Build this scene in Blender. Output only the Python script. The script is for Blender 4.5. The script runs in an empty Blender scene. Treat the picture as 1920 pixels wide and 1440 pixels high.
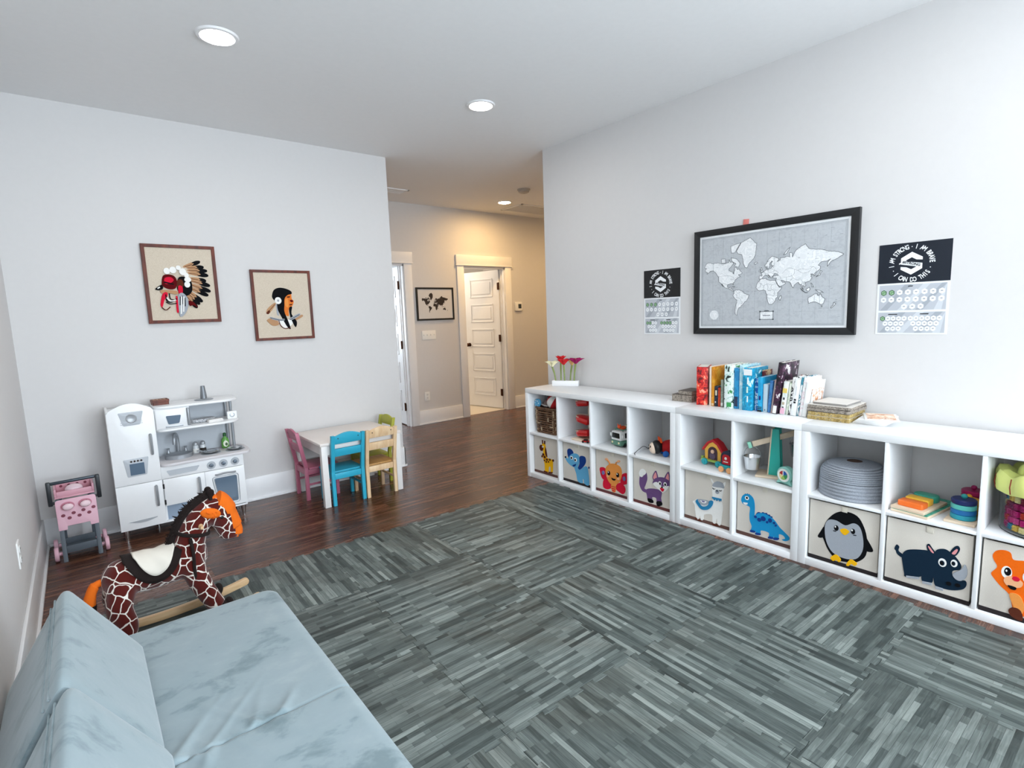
import bpy, bmesh, math, random
from mathutils import Vector, Matrix
random.seed(7)
SC = bpy.context.scene
COL = SC.collection
PI = math.pi
R = math.radians

# ------------------------------------------------------------------ helpers
def lin(h):
    if isinstance(h, str):
        h = h.lstrip('#'); h = tuple(int(h[i:i+2], 16) for i in (0, 2, 4))
    o = []
    for c in h:
        c /= 255.0
        o.append(c/12.92 if c <= .04045 else ((c+.055)/1.055)**2.4)
    return (o[0], o[1], o[2], 1.0)

class MB:
    """collects shapes into one mesh"""
    def __init__(s):
        s.bm = bmesh.new(); s.fl = s.bm.faces.layers.int.new('d'); s.vl = s.bm.verts.layers.int.new('d')
    def _fin(s, verts, mi, M=None):
        if M is not None:
            bmesh.ops.transform(s.bm, matrix=M, verts=verts)
        for f in s.bm.faces:
            if not f[s.fl]:
                f[s.fl] = 1; f.material_index = mi
        return verts
    def _new(s):
        return [v for v in s.bm.verts if not v[s.vl]]
    def _end(s, mi, M=None):
        vs = s._new()
        for v in vs: v[s.vl] = 1
        s._fin(vs, mi, M); return vs
    def box(s, x0, y0, z0, x1, y1, z1, bev=0, mi=0, M=None, seg=2):
        r = bmesh.ops.create_cube(s.bm, size=1)
        vs = r['verts']
        bmesh.ops.scale(s.bm, vec=(x1-x0, y1-y0, z1-z0), verts=vs)
        bmesh.ops.translate(s.bm, vec=((x0+x1)/2, (y0+y1)/2, (z0+z1)/2), verts=vs)
        if bev > 0:
            es = list({e for v in vs for e in v.link_edges})
            bmesh.ops.bevel(s.bm, geom=es, offset=bev, segments=seg, profile=.5, affect='EDGES')
        return s._end(mi, M)
    def cyl(s, p0, p1, r0, r1=None, n=24, mi=0, cap=True, bev=0):
        p0 = Vector(p0); p1 = Vector(p1); d = p1-p0
        r1 = r0 if r1 is None else r1
        q = bmesh.ops.create_cone(s.bm, cap_ends=cap, cap_tris=False, segments=n, radius1=r0, radius2=r1, depth=d.length)
        vs = q['verts']
        if bev > 0:
            es = [e for e in {e for v in vs for e in v.link_edges} if abs(e.verts[0].co.z-e.verts[1].co.z) < 1e-6]
            bmesh.ops.bevel(s.bm, geom=es, offset=bev, segments=2, profile=.5, affect='EDGES')
        M = Matrix.Translation((p0+p1)/2) @ d.to_track_quat('Z', 'Y').to_matrix().to_4x4()
        return s._end(mi, M)
    def lathe(s, prof, n=32, c=(0, 0, 0), mi=0, M=None):
        rings = []
        for (r, z) in prof:
            if r < 1e-6: rings.append([s.bm.verts.new((0, 0, z))])
            else: rings.append([s.bm.verts.new((r*math.cos(2*PI*k/n), r*math.sin(2*PI*k/n), z)) for k in range(n)])
        for a, b in zip(rings, rings[1:]):
            for k in range(n):
                q = [a[k % len(a)], a[(k+1) % len(a)], b[(k+1) % len(b)], b[k % len(b)]]
                u = []
                for v in q:
                    if v not in u: u.append(v)
                if len(u) > 2:
                    try: s.bm.faces.new(u)
                    except ValueError: pass
        T = Matrix.Translation(c)
        return s._end(mi, T if M is None else T @ M)
    def tube(s, pts, r, n=10, mi=0, closed=False, sq=1.0):
        pts = [Vector(p) for p in pts]; N = len(pts)
        rs = r if isinstance(r, (list, tuple)) else [r]*N
        rings = []; up = None
        for i in range(N):
            a = pts[i-1] if (i > 0 or closed) else pts[i]
            b = pts[(i+1) % N] if (i < N-1 or closed) else pts[i]
            t = (b-a).normalized()
            if up is None:
                up = Vector((0, 0, 1)) if abs(t.z) < .9 else Vector((0, 1, 0))
            x = t.cross(up).normalized(); up = x.cross(t).normalized()
            rings.append([s.bm.verts.new(pts[i]+rs[i]*(x*math.cos(2*PI*k/n)*sq+up*math.sin(2*PI*k/n))) for k in range(n)])
        for i in range(N if closed else N-1):
            a = rings[i]; b = rings[(i+1) % N]
            for k in range(n):
                s.bm.faces.new((a[k], a[(k+1) % n], b[(k+1) % n], b[k]))
        if not closed:
            s.bm.faces.new(rings[0][::-1]); s.bm.faces.new(rings[-1])
        return s._end(mi)
    def prism(s, poly, t0, t1, axis='y', mi=0, M=None, bev=0):
        """polygon (a,b) extruded: axis y -> (a,t,b); z -> (a,b,t); x -> (t,a,b)"""
        f = {'y': lambda a, b, t: (a, t, b), 'z': lambda a, b, t: (a, b, t), 'x': lambda a, b, t: (t, a, b)}[axis]
        A = [s.bm.verts.new(f(p[0], p[1], t0)) for p in poly]
        B = [s.bm.verts.new(f(p[0], p[1], t1)) for p in poly]
        n = len(poly)
        fs = [s.bm.faces.new(A), s.bm.faces.new(B[::-1])]
        for k in range(n):
            fs.append(s.bm.faces.new((A[(k+1) % n], A[k], B[k], B[(k+1) % n])))
        bmesh.ops.recalc_face_normals(s.bm, faces=fs)
        if bev > 0:
            es = list(set(fs[0].edges)|set(fs[1].edges))
            bmesh.ops.bevel(s.bm, geom=es, offset=bev, segments=2, profile=.5, affect='EDGES')
        return s._end(mi, M)
    def sphere(s, c, r, u=20, v=12, mi=0, M=None):
        if not isinstance(r, (tuple, list)): r = (r, r, r)
        q = bmesh.ops.create_uvsphere(s.bm, u_segments=u, v_segments=v, radius=1)
        bmesh.ops.scale(s.bm, vec=r, verts=q['verts'])
        T = Matrix.Translation(c)
        return s._end(mi, T if M is None else T @ M)
    def add_mesh(s, me, M, mi=0):
        k = len(s.bm.verts); s.bm.from_mesh(me)
        vs = s._new()
        for v in vs: v[s.vl] = 1
        return s._fin(vs, mi, M)

def obj(name, mb, mats, parent=None, loc=(0, 0, 0), rotz=0, ang=38):
    me = bpy.data.meshes.new(name)
    mb.bm.faces.layers.int.remove(mb.fl); mb.bm.verts.layers.int.remove(mb.vl)
    mb.bm.normal_update(); mb.bm.to_mesh(me); mb.bm.free()
    for m in (mats if isinstance(mats, (list, tuple)) else [mats]): me.materials.append(m)
    me.shade_smooth(); me.set_sharp_from_angle(angle=R(ang))
    o = bpy.data.objects.new(name, me); COL.objects.link(o)
    o.location = loc; o.rotation_euler = (0, 0, rotz)
    if parent is not None: o.parent = parent
    return o

def tag(o, label, cat, group=None, kind=None):
    o['label'] = label; o['category'] = cat
    if group: o['group'] = group
    if kind: o['kind'] = kind
    return o

def thing(name, label, cat, loc=(0, 0, 0), rotz=0, group=None):
    o = bpy.data.objects.new(name, None); COL.objects.link(o)
    o.empty_display_size = .1
    o.location = loc; o.rotation_euler = (0, 0, rotz)
    return tag(o, label, cat, group)

def struct(name, mb, m, loc=(0, 0, 0), rotz=0, parent=None):
    o = obj(name, mb, m, parent, loc, rotz)
    if parent is None: o['kind'] = 'structure'
    return o

RW = -PI/2                       # things along the right wall: local x runs along the wall to the right, local y into the wall
def W(lx, ly, z=0): return (ly, -lx, z)

def spline(pts, seg=5):
    n = len(pts); o = []
    for i in range(n):
        p0, p1, p2, p3 = pts[i-1], pts[i], pts[(i+1) % n], pts[(i+2) % n]
        for k in range(seg):
            t = k/seg; t2 = t*t; t3 = t2*t
            o.append(tuple(.5*((2*p1[j])+(-p0[j]+p2[j])*t+(2*p0[j]-5*p1[j]+4*p2[j]-p3[j])*t2+(-p0[j]+3*p1[j]-3*p2[j]+p3[j])*t3) for j in range(len(p1))))
    return o
def ospline(pts, seg=6):
    q = [pts[0]]+list(pts)+[pts[-1]]; o = []
    for i in range(1, len(q)-2):
        p0, p1, p2, p3 = q[i-1], q[i], q[i+1], q[i+2]
        for k in range(seg):
            t = k/seg; t2 = t*t; t3 = t2*t
            o.append(tuple(.5*((2*p1[j])+(-p0[j]+p2[j])*t+(2*p0[j]-5*p1[j]+4*p2[j]-p3[j])*t2+(-p0[j]+3*p1[j]-3*p2[j]+p3[j])*t3) for j in range(len(p1))))
    o.append(tuple(pts[-1])); return o
def ell(cx, cy, rx, ry, n=20): return [(cx+rx*math.cos(2*PI*k/n), cy+ry*math.sin(2*PI*k/n)) for k in range(n)]
def rrect(x0, y0, x1, y1, r, n=5):
    o = []
    for cx, cy, a in ((x1-r, y1-r, 0), (x0+r, y1-r, 90), (x0+r, y0+r, 180), (x1-r, y0+r, 270)):
        for k in range(n+1):
            t = R(a+90*k/n); o.append((cx+r*math.cos(t), cy+r*math.sin(t)))
    return o
def rpoly(pts, r, n=4):
    """polygon with rounded corners"""
    o = []; m = len(pts)
    for i in range(m):
        p = Vector(pts[i]); a = Vector(pts[i-1]); b = Vector(pts[(i+1) % m])
        u = (a-p); v = (b-p); d = min(r, u.length*.45, v.length*.45)
        A = p+u.normalized()*d; B = p+v.normalized()*d
        for k in range(n+1):
            t = k/n; o.append(tuple((1-t)**2*A+2*t*(1-t)*p+t*t*B))
    return o

_fonts = {}
def text_mesh(txt, size):
    """mesh of a word, centred, in the xy plane"""
    cu = bpy.data.curves.new('lettering', 'FONT'); cu.body = txt; cu.size = size
    cu.align_x = 'CENTER'; cu.align_y = 'CENTER'; cu.offset = size*.03
    o = bpy.data.objects.new('lettering', cu); COL.objects.link(o)
    dg = bpy.context.evaluated_depsgraph_get()
    me = bpy.data.meshes.new_from_object(o.evaluated_get(dg))
    bpy.data.objects.remove(o); bpy.data.curves.remove(cu)
    return me

def evaluated(o, mods):
    """apply modifiers given as (type, settings) and keep the result as the object's own mesh"""
    for t, kw in mods:
        m = o.modifiers.new(t, t)
        for k, v in kw.items(): setattr(m, k, v)
    dg = bpy.context.evaluated_depsgraph_get()
    me = bpy.data.meshes.new_from_object(o.evaluated_get(dg))
    old = o.data; o.modifiers.clear(); o.data = me
    for p in me.polygons: p.use_smooth = True
    return o

# ------------------------------------------------------------------ materials
MATS = {}
def nodes(name):
    m = bpy.data.materials.new(name); m.use_nodes = True
    nt = m.node_tree; b = nt.nodes['Principled BSDF']
    return m, nt, b
def N(nt, t, **kw):
    n = nt.nodes.new(t)
    for k, v in kw.items():
        if k in n.inputs: n.inputs[k].default_value = v
        else: setattr(n, k, v)
    return n
def L(nt, a, b): nt.links.new(a, b)
def ramp(nt, stops, interp='LINEAR'):
    r = nt.nodes.new('ShaderNodeValToRGB'); cr = r.color_ramp; cr.interpolation = interp
    while len(cr.elements) < len(stops): cr.elements.new(.5)
    for e, (p, c) in zip(cr.elements, stops): e.position = p; e.color = lin(c) if not isinstance(c, float) else (c, c, c, 1)
    return r
def mat(name, col, rough=.5, metal=0, spec=.5, vary=0, vscale=30, bump=0, bscale=200, coat=0, sheen=0, trans=0, ior=1.45, emit=0, alpha=1):
    if name in MATS: return MATS[name]
    m, nt, b = nodes(name)
    b.inputs['Roughness'].default_value = rough; b.inputs['Metallic'].default_value = metal
    b.inputs['Specular IOR Level'].default_value = spec; b.inputs['IOR'].default_value = ior
    b.inputs['Coat Weight'].default_value = coat; b.inputs['Sheen Weight'].default_value = sheen
    b.inputs['Transmission Weight'].default_value = trans; b.inputs['Alpha'].default_value = alpha
    c = lin(col); b.inputs['Base Color'].default_value = c
    if emit:
        b.inputs['Emission Color'].default_value = c; b.inputs['Emission Strength'].default_value = emit
    tc = N(nt, 'ShaderNodeTexCoord')
    if vary or True:
        v = vary or .02
        n = N(nt, 'ShaderNodeTexNoise', Scale=vscale, Detail=4.0); L(nt, tc.outputs['Object'], n.inputs['Vector'])
        mx = N(nt, 'ShaderNodeMix', data_type='RGBA')
        mx.inputs[6].default_value = tuple(min(1, x*(1+v)) for x in c[:3])+(1,)
        mx.inputs[7].default_value = tuple(x*(1-v) for x in c[:3])+(1,)
        L(nt, n.outputs['Fac'], mx.inputs[0]); L(nt, mx.outputs[2], b.inputs['Base Color'])
    if bump:
        n2 = N(nt, 'ShaderNodeTexNoise', Scale=bscale, Detail=3.0); L(nt, tc.outputs['Object'], n2.inputs['Vector'])
        bp = N(nt, 'ShaderNodeBump', Strength=bump, Distance=.002); L(nt, n2.outputs['Fac'], bp.inputs['Height']); L(nt, bp.outputs['Normal'], b.inputs['Normal'])
    MATS[name] = m
    return m

paint_wall = mat('wall paint', '#d6d4d3', .75, bump=.06, bscale=320, spec=.3)
paint_ceil = mat('ceiling paint', '#f0f0f0', .85, bump=.08, bscale=260, spec=.2)
paint_trim = mat('trim paint', '#efeff0', .35)
white_lam = mat('white laminate', '#f0f1f2', .38)
white_paint = mat('white lacquer', '#f2f3f4', .32)
chrome = mat('chrome', '#cfd1d3', .16, .95)
steel = mat('brushed steel', '#a2a6ab', .35, .45)
dark_metal = mat('dark metal', '#3a322e', .4, .8)
black_plastic = mat('black plastic', '#17181a', .4)
felt_cols = {'y': '#f2b619', 'b': '#5a2d20', 'w': '#f1f0ec', 'k': '#131417', 'n': '#1d3f86', 'c': '#63aad2', 'r': '#d21f3a', 'o': '#e9964b',
             'l': '#f0b184', 'v': '#77719f', 'u': '#6d4f7d', 'i': '#e79a9c', 'g': '#a3a8b0', 't': '#2f82b0', 'd': '#2292c8', 'm': '#16293a',
             'f': '#ef6a17', 's': '#b98f6b', 'a': '#5b1014', 'e': '#e07b35'}
FELT = {k: mat('felt '+k, v, .95, spec=.1, vary=.08, vscale=220, bump=.25, bscale=900) for k, v in felt_cols.items()}
FKEYS = list(FELT)

def wood_floor():
    m, nt, b = nodes('dark wood floor')
    tc = N(nt, 'ShaderNodeTexCoord')
    br = N(nt, 'ShaderNodeTexBrick', offset=.37, offset_frequency=2, squash=1.0)
    br.inputs['Scale'].default_value = 1; br.inputs['Brick Width'].default_value = 1.22; br.inputs['Row Height'].default_value = .152
    br.inputs['Mortar Size'].default_value = .0012; br.inputs['Mortar Smooth'].default_value = .2; br.inputs['Bias'].default_value = 0
    br.inputs['Color1'].default_value = (0, 0, 0, 1); br.inputs['Color2'].default_value = (1, 1, 1, 1); br.inputs['Mortar'].default_value = (.5, .5, .5, 1)
    L(nt, tc.outputs['Object'], br.inputs['Vector'])
    mp = N(nt, 'ShaderNodeMapping'); mp.inputs['Scale'].default_value = (1.2, 16, 1)
    L(nt, tc.outputs['Object'], mp.inputs['Vector'])
    # shift the grain from plank to plank
    ad = N(nt, 'ShaderNodeVectorMath', operation='ADD'); sc = N(nt, 'ShaderNodeVectorMath', operation='SCALE'); sc.inputs['Scale'].default_value = 7
    L(nt, br.outputs['Color'], sc.inputs[0]); L(nt, mp.outputs[0], ad.inputs[0]); L(nt, sc.outputs[0], ad.inputs[1])
    n1 = N(nt, 'ShaderNodeTexNoise', Scale=1.6, Detail=7.0, Roughness=.68, Distortion=.9); L(nt, ad.outputs[0], n1.inputs['Vector'])
    r1 = ramp(nt, [(.26, '#23130d'), (.43, '#46291c'), (.57, '#69422e'), (.74, '#9a6a4e')])
    L(nt, n1.outputs['Fac'], r1.inputs[0])
    hs = N(nt, 'ShaderNodeMix', data_type='RGBA', blend_type='MULTIPLY'); hs.inputs[0].default_value = 1
    r2 = ramp(nt, [(0, .62), (1, 1.1)]); L(nt, br.outputs['Color'], r2.inputs[0])
    L(nt, r1.outputs[0], hs.inputs[6]); L(nt, r2.outputs[0], hs.inputs[7])
    mo = N(nt, 'ShaderNodeMix', data_type='RGBA'); mo.inputs[7].default_value = lin('#150b08')
    L(nt, br.outputs['Fac'], mo.inputs[0]); L(nt, hs.outputs[2], mo.inputs[6]); L(nt, mo.outputs[2], b.inputs['Base Color'])
    rr = ramp(nt, [(.3, .20), (.8, .36)]); L(nt, n1.outputs['Fac'], rr.inputs[0]); L(nt, rr.outputs[0], b.inputs['Roughness'])
    b.inputs['Specular IOR Level'].default_value = .45
    bp = N(nt, 'ShaderNodeBump', Strength=.12, Distance=.002); L(nt, n1.outputs['Fac'], bp.inputs['Height']); L(nt, bp.outputs[0], b.inputs['Normal'])
    return m

def foam_mat():
    """printed wood-strip foam; strips run along each tile's own x"""
    m, nt, b = nodes('wood print foam')
    tc = N(nt, 'ShaderNodeTexCoord'); oi = N(nt, 'ShaderNodeObjectInfo')
    def strips(w, h, off, seed):
        mp = N(nt, 'ShaderNodeMapping'); L(nt, tc.outputs['Object'], mp.inputs['Vector'])
        cm = N(nt, 'ShaderNodeCombineXYZ'); mu = N(nt, 'ShaderNodeMath', operation='MULTIPLY'); mu.inputs[1].default_value = 3.7+seed
        L(nt, oi.outputs['Random'], mu.inputs[0]); L(nt, mu.outputs[0], cm.inputs[0]); L(nt, cm.outputs[0], mp.inputs['Location'])
        mp.inputs['Scale'].default_value = (1, 1, 1)
        br = N(nt, 'ShaderNodeTexBrick', offset=off, offset_frequency=2)
        br.inputs['Scale'].default_value = 1; br.inputs['Brick Width'].default_value = w; br.inputs['Row Height'].default_value = h
        br.inputs['Mortar Size'].default_value = 0.0006; br.inputs['Bias'].default_value = 0
        br.inputs['Color1'].default_value = (0, 0, 0, 1); br.inputs['Color2'].default_value = (1, 1, 1, 1); br.inputs['Mortar'].default_value = (.2, .2, .2, 1)
        L(nt, mp.outputs[0], br.inputs['Vector']); return br, mp
    b1, mp1 = strips(.31, .0205, .43, 0); b2, mp2 = strips(.17, .0205, .31, 2.3)
    av = N(nt, 'ShaderNodeMix', data_type='RGBA'); av.inputs[0].default_value = .42
    L(nt, b1.outputs['Color'], av.inputs[6]); L(nt, b2.outputs['Color'], av.inputs[7])
    gs = N(nt, 'ShaderNodeMapping'); gs.inputs['Scale'].default_value = (4, 62, 1); L(nt, mp1.outputs[0], gs.inputs['Vector'])
    g = N(nt, 'ShaderNodeTexNoise', Scale=2.2, Detail=5.0, Roughness=.6, Distortion=.8); L(nt, gs.outputs[0], g.inputs['Vector'])
    sm = N(nt, 'ShaderNodeMix', data_type='RGBA'); sm.inputs[0].default_value = .46
    L(nt, av.outputs[2], sm.inputs[6]); L(nt, g.outputs['Fac'], sm.inputs[7])
    r = ramp(nt, [(.16, '#202726'), (.36, '#3d4543'), (.56, '#606865'), (.80, '#8c948f')]); L(nt, sm.outputs[2], r.inputs[0])
    L(nt, r.outputs[0], b.inputs['Base Color'])
    b.inputs['Roughness'].default_value = .55; b.inputs['Specular IOR Level'].default_value = .35
    n3 = N(nt, 'ShaderNodeTexNoise', Scale=400.0, Detail=2.0); L(nt, tc.outputs['Object'], n3.inputs['Vector'])
    bp = N(nt, 'ShaderNodeBump', Strength=.15, Distance=.001); L(nt, n3.outputs['Fac'], bp.inputs['Height']); L(nt, bp.outputs[0], b.inputs['Normal'])
    return m

def suede():
    m, nt, b = nodes('blue grey microsuede')
    tc = N(nt, 'ShaderNodeTexCoord')
    mp = N(nt, 'ShaderNodeMapping'); mp.inputs['Scale'].default_value = (1.0, 1.5, 1.0); mp.inputs['Rotation'].default_value = (0, 0, .6); L(nt, tc.outputs['Object'], mp.inputs['Vector'])
    n = N(nt, 'ShaderNodeTexNoise', Scale=6.0, Detail=6.0, Roughness=.6, Distortion=.25); L(nt, mp.outputs[0], n.inputs['Vector'])
    r = ramp(nt, [(.33, '#75858a'), (.40, '#829297'), (.45, '#8d9ca1'), (.60, '#919fa4'), (.70, '#97a4a8')]); L(nt, n.outputs['Fac'], r.inputs[0])
    L(nt, r.outputs[0], b.inputs['Base Color'])
    b.inputs['Roughness'].default_value = .9; b.inputs['Sheen Weight'].default_value = .35; b.inputs['Sheen Roughness'].default_value = .4
    b.inputs['Specular IOR Level'].default_value = .15
    n2 = N(nt, 'ShaderNodeTexNoise', Scale=7.0, Detail=3.0, Distortion=.6); L(nt, tc.outputs['Object'], n2.inputs['Vector'])
    n3 = N(nt, 'ShaderNodeTexNoise', Scale=600.0, Detail=2.0); L(nt, tc.outputs['Object'], n3.inputs['Vector'])
    b1 = N(nt, 'ShaderNodeBump', Strength=.12, Distance=.02); L(nt, n2.outputs['Fac'], b1.inputs['Height'])
    n4 = N(nt, 'ShaderNodeTexNoise', Scale=4.5, Detail=3.0, Roughness=.5, Distortion=.4); n4.noise_type = 'RIDGED_MULTIFRACTAL'; L(nt, mp.outputs[0], n4.inputs['Vector'])
    b3 = N(nt, 'ShaderNodeBump', Strength=.10, Distance=.008); L(nt, n4.outputs['Fac'], b3.inputs['Height']); L(nt, b1.outputs[0], b3.inputs['Normal'])
    b2 = N(nt, 'ShaderNodeBump', Strength=.12, Distance=.001); L(nt, n3.outputs['Fac'], b2.inputs['Height']); L(nt, b3.outputs[0], b2.inputs['Normal'])
    L(nt, b2.outputs[0], b.inputs['Normal'])
    return m

def giraffe_fur():
    m, nt, b = nodes('giraffe print plush')
    tc = N(nt, 'ShaderNodeTexCoord')
    n = N(nt, 'ShaderNodeTexNoise', Scale=14.0, Detail=2.0); L(nt, tc.outputs['Object'], n.inputs['Vector'])
    sc = N(nt, 'ShaderNodeVectorMath', operation='SCALE'); sc.inputs['Scale'].default_value = .035; L(nt, n.outputs['Color'], sc.inputs[0])
    ad = N(nt, 'ShaderNodeVectorMath', operation='ADD'); L(nt, tc.outputs['Object'], ad.inputs[0]); L(nt, sc.outputs[0], ad.inputs[1])
    v = N(nt, 'ShaderNodeTexVoronoi', feature='DISTANCE_TO_EDGE', Scale=19.0); L(nt, ad.outputs[0], v.inputs['Vector'])
    r = ramp(nt, [(.030, '#e6dfd5'), (.056, '#521711')]); L(nt, v.outputs['Distance'], r.inputs[0])
    L(nt, r.outputs[0], b.inputs['Base Color']); b.inputs['Roughness'].default_value = .9; b.inputs['Sheen Weight'].default_value = .3
    b.inputs['Specular IOR Level'].default_value = .1
    n3 = N(nt, 'ShaderNodeTexNoise', Scale=500.0, Detail=2.0); L(nt, tc.outputs['Object'], n3.inputs['Vector'])
    bp = N(nt, 'ShaderNodeBump', Strength=.3, Distance=.002); L(nt, n3.outputs['Fac'], bp.inputs['Height']); L(nt, bp.outputs[0], b.inputs['Normal'])
    return m

def wood(name, c0, c1, scale=(3, 30, 30), rough=.45):
    if name in MATS: return MATS[name]
    m, nt, b = nodes(name)
    tc = N(nt, 'ShaderNodeTexCoord'); mp = N(nt, 'ShaderNodeMapping'); mp.inputs['Scale'].default_value = scale; L(nt, tc.outputs['Object'], mp.inputs['Vector'])
    n = N(nt, 'ShaderNodeTexNoise', Scale=1.5, Detail=5.0, Distortion=.8); L(nt, mp.outputs[0], n.inputs['Vector'])
    r = ramp(nt, [(.3, c0), (.7, c1)]); L(nt, n.outputs['Fac'], r.inputs[0]); L(nt, r.outputs[0], b.inputs['Base Color'])
    b.inputs['Roughness'].default_value = rough
    MATS[name] = m; return m

def splotch(name, cols, scale=22, rough=.4, thr=None):
    """printed artwork: patches of several colours"""
    if name in MATS: return MATS[name]
    m, nt, b = nodes(name)
    tc = N(nt, 'ShaderNodeTexCoord')
    n = N(nt, 'ShaderNodeTexNoise', Scale=scale, Detail=3.0, Roughness=.6, Distortion=.7); L(nt, tc.outputs['Object'], n.inputs['Vector'])
    k = len(cols); st = [(.34+.32*i/k, c) for i, c in enumerate(cols)]
    r = ramp(nt, st, 'CONSTANT'); L(nt, n.outputs['Fac'], r.inputs[0]); L(nt, r.outputs[0], b.inputs['Base Color'])
    b.inputs['Roughness'].default_value = rough
    MATS[name] = m; return m

def weave(name, c0, c1, scale=260):
    if name in MATS: return MATS[name]
    m, nt, b = nodes(name)
    tc = N(nt, 'ShaderNodeTexCoord')
    n = N(nt, 'ShaderNodeTexNoise', Scale=scale, Detail=2.0); L(nt, tc.outputs['Object'], n.inputs['Vector'])
    r = ramp(nt, [(.3, c0), (.7, c1)]); L(nt, n.outputs['Fac'], r.inputs[0]); L(nt, r.outputs[0], b.inputs['Base Color'])
    b.inputs['Roughness'].default_value = .9; b.inputs['Specular IOR Level'].default_value = .1
    bp = N(nt, 'ShaderNodeBump', Strength=.3, Distance=.001); L(nt, n.outputs['Fac'], bp.inputs['Height']); L(nt, bp.outputs[0], b.inputs['Normal'])
    MATS[name] = m; return m

def lamp_mat(name, col, strength):
    m, nt, b = nodes(name)
    b.inputs['Base Color'].default_value = (.9, .9, .9, 1); b.inputs['Emission Color'].default_value = col; b.inputs['Emission Strength'].default_value = strength
    return m

linen = weave('natural linen', '#c8b9a5', '#d8ccbb', 300)
canvas = weave('cream canvas', '#d2cabf', '#e0d9cf', 420)
canvas_in = weave('grey canvas', '#b9b3aa', '#c8c2b8', 420)
frame_wood = wood('walnut frame', '#431409', '#6f2c15', (20, 20, 4), .55)
light_wood = wood('birch', '#c9a377', '#e0c096', (4, 30, 30), .45)
pine = wood('pale pine', '#d9c2a6', '#e8d6bd', (4, 30, 30), .5)
# ------------------------------------------------------------------ camera
cd = bpy.data.cameras.new('camera'); cam = bpy.data.objects.new('camera', cd); COL.objects.link(cam); SC.camera = cam
yaw, pit, rol, foc = .6822, -.1293, -.0349, 998.82
fw = Vector((math.sin(yaw)*math.cos(pit), math.cos(yaw)*math.cos(pit), math.sin(pit)))
rt = Vector((math.cos(yaw), -math.sin(yaw), 0)); up = rt.cross(fw)
rt, up = math.cos(rol)*rt+math.sin(rol)*up, -math.sin(rol)*rt+math.cos(rol)*up
cam.matrix_world = Matrix(((rt.x, up.x, -fw.x, -2.9021), (rt.y, up.y, -fw.y, -3.4014), (rt.z, up.z, -fw.z, 1.3843), (0, 0, 0, 1)))
cd.sensor_width = 36; cd.lens = foc/1920*36; cd.clip_start = .02

# ------------------------------------------------------------------ room shell
XL, XR, YB, YE, XC, YH, H, YR = -3.195, .415, 1.067, .152, -.618, 2.653, 2.793, -8.0
floor_m = wood_floor()
b = MB(); b.box(XL-.1, YR-.1, -.05, 3.7, YH+.06, 0); struct('floor', b, floor_m)
b = MB(); b.box(XL-.1, YR-.1, H, 3.7, 5.6, H+.08); struct('ceiling', b, paint_ceil)
b = MB(); b.box(XL-.12, YR-.1, 0, XL, YB+.2, H); struct('wall_left', b, paint_wall)
b = MB(); b.box(XL-.12, YB, 0, XC, YH, H); struct('wall_back', b, paint_wall)
RWN = (-7.3, -4.6)  # right-wall opening for an unseen window added to brighten the left wall
b = MB(); b.box(XR, RWN[1], 0, 3.6, YE, H); b.box(XR, YR-.1, 0, XR+.12, RWN[0], H); b.box(XR, RWN[0], 0, XR+.12, RWN[1], .55); b.box(XR, RWN[0], 2.4, XR+.12, RWN[1], H); struct('wall_right', b, paint_wall)
b = MB(); b.box(3.6, YE, 0, 3.7, YH+.1, H); struct('wall_hall_end', b, paint_wall)
# far hall wall with two door openings
D1, D2 = (-.45, .345, 2.05), (1.232, 1.95, 2.05)
b = MB()
for x0, x1, z0 in ((XC-.3, D1[0], 0), (D1[0], D1[1], D1[2]), (D1[1], D2[0], 0), (D2[0], D2[1], D2[2]), (D2[1], 3.6, 0)):
    b.box(x0, YH, z0, x1, YH+.12, H)
struct('wall_hall', b, paint_wall)
# rooms behind the two doors
tile = mat('bath floor tile', '#d8cdbb', .3)
b = MB(); b.box(.55, YH+.06, -.05, 3.7, 5.5, .002); struct('floor_bathroom', b, tile)
b = MB(); b.box(-2.6, YH+.06, -.05, .55, 5.5, 0); struct('floor_bedroom', b, floor_m)
b = MB(); b.box(-2.7, 5.4, 0, 3.7, 5.5, H); b.box(.55, YH+.12, 0, .65, 5.4, H); struct('wall_bathroom', b, paint_wall)
b = MB(); b.box(-2.7, YH+.12, 0, -2.6, 5.4, H); struct('wall_bedroom', b, paint_wall)
b = MB(); b.box(3.6, YH+.12, 0, 3.7, 5.4, H); struct('wall_bathroom_side', b, paint_wall)
# rear wall with two windows behind the camera
WN = ((-3.0, -1.75), (-1.5, -.25)); WZ = (.55, 2.4)
b = MB()
b.box(XL-.12, YR-.12, 0, XR+.1, YR, WZ[0]); b.box(XL-.12, YR-.12, WZ[1], XR+.1, YR, H)
for x0, x1 in ((XL-.12, WN[0][0]), (WN[0][1], WN[1][0]), (WN[1][1], XR+.1)): b.box(x0, YR-.12, WZ[0], x1, YR, WZ[1])
struct('wall_rear', b, paint_wall)
for i, (x0, x1) in enumerate(WN):
    b = MB()
    for q in ((x0-.09, WZ[0]-.09, x0, WZ[1]+.09), (x1, WZ[0]-.09, x1+.09, WZ[1]+.09), (x0, WZ[1], x1, WZ[1]+.11), (x0, WZ[0]-.11, x1, WZ[0])):
        b.box(q[0], YR, q[1], q[2], YR+.02, q[3])
    b.box(x0, YR-.08, 1.50, x1, YR-.05, 1.54)
    for xx in (x0, x1-.04): b.box(xx, YR-.08, WZ[0], xx+.04, YR-.05, WZ[1])
    struct('window_%d' % (i+1), b, paint_trim)

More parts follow.
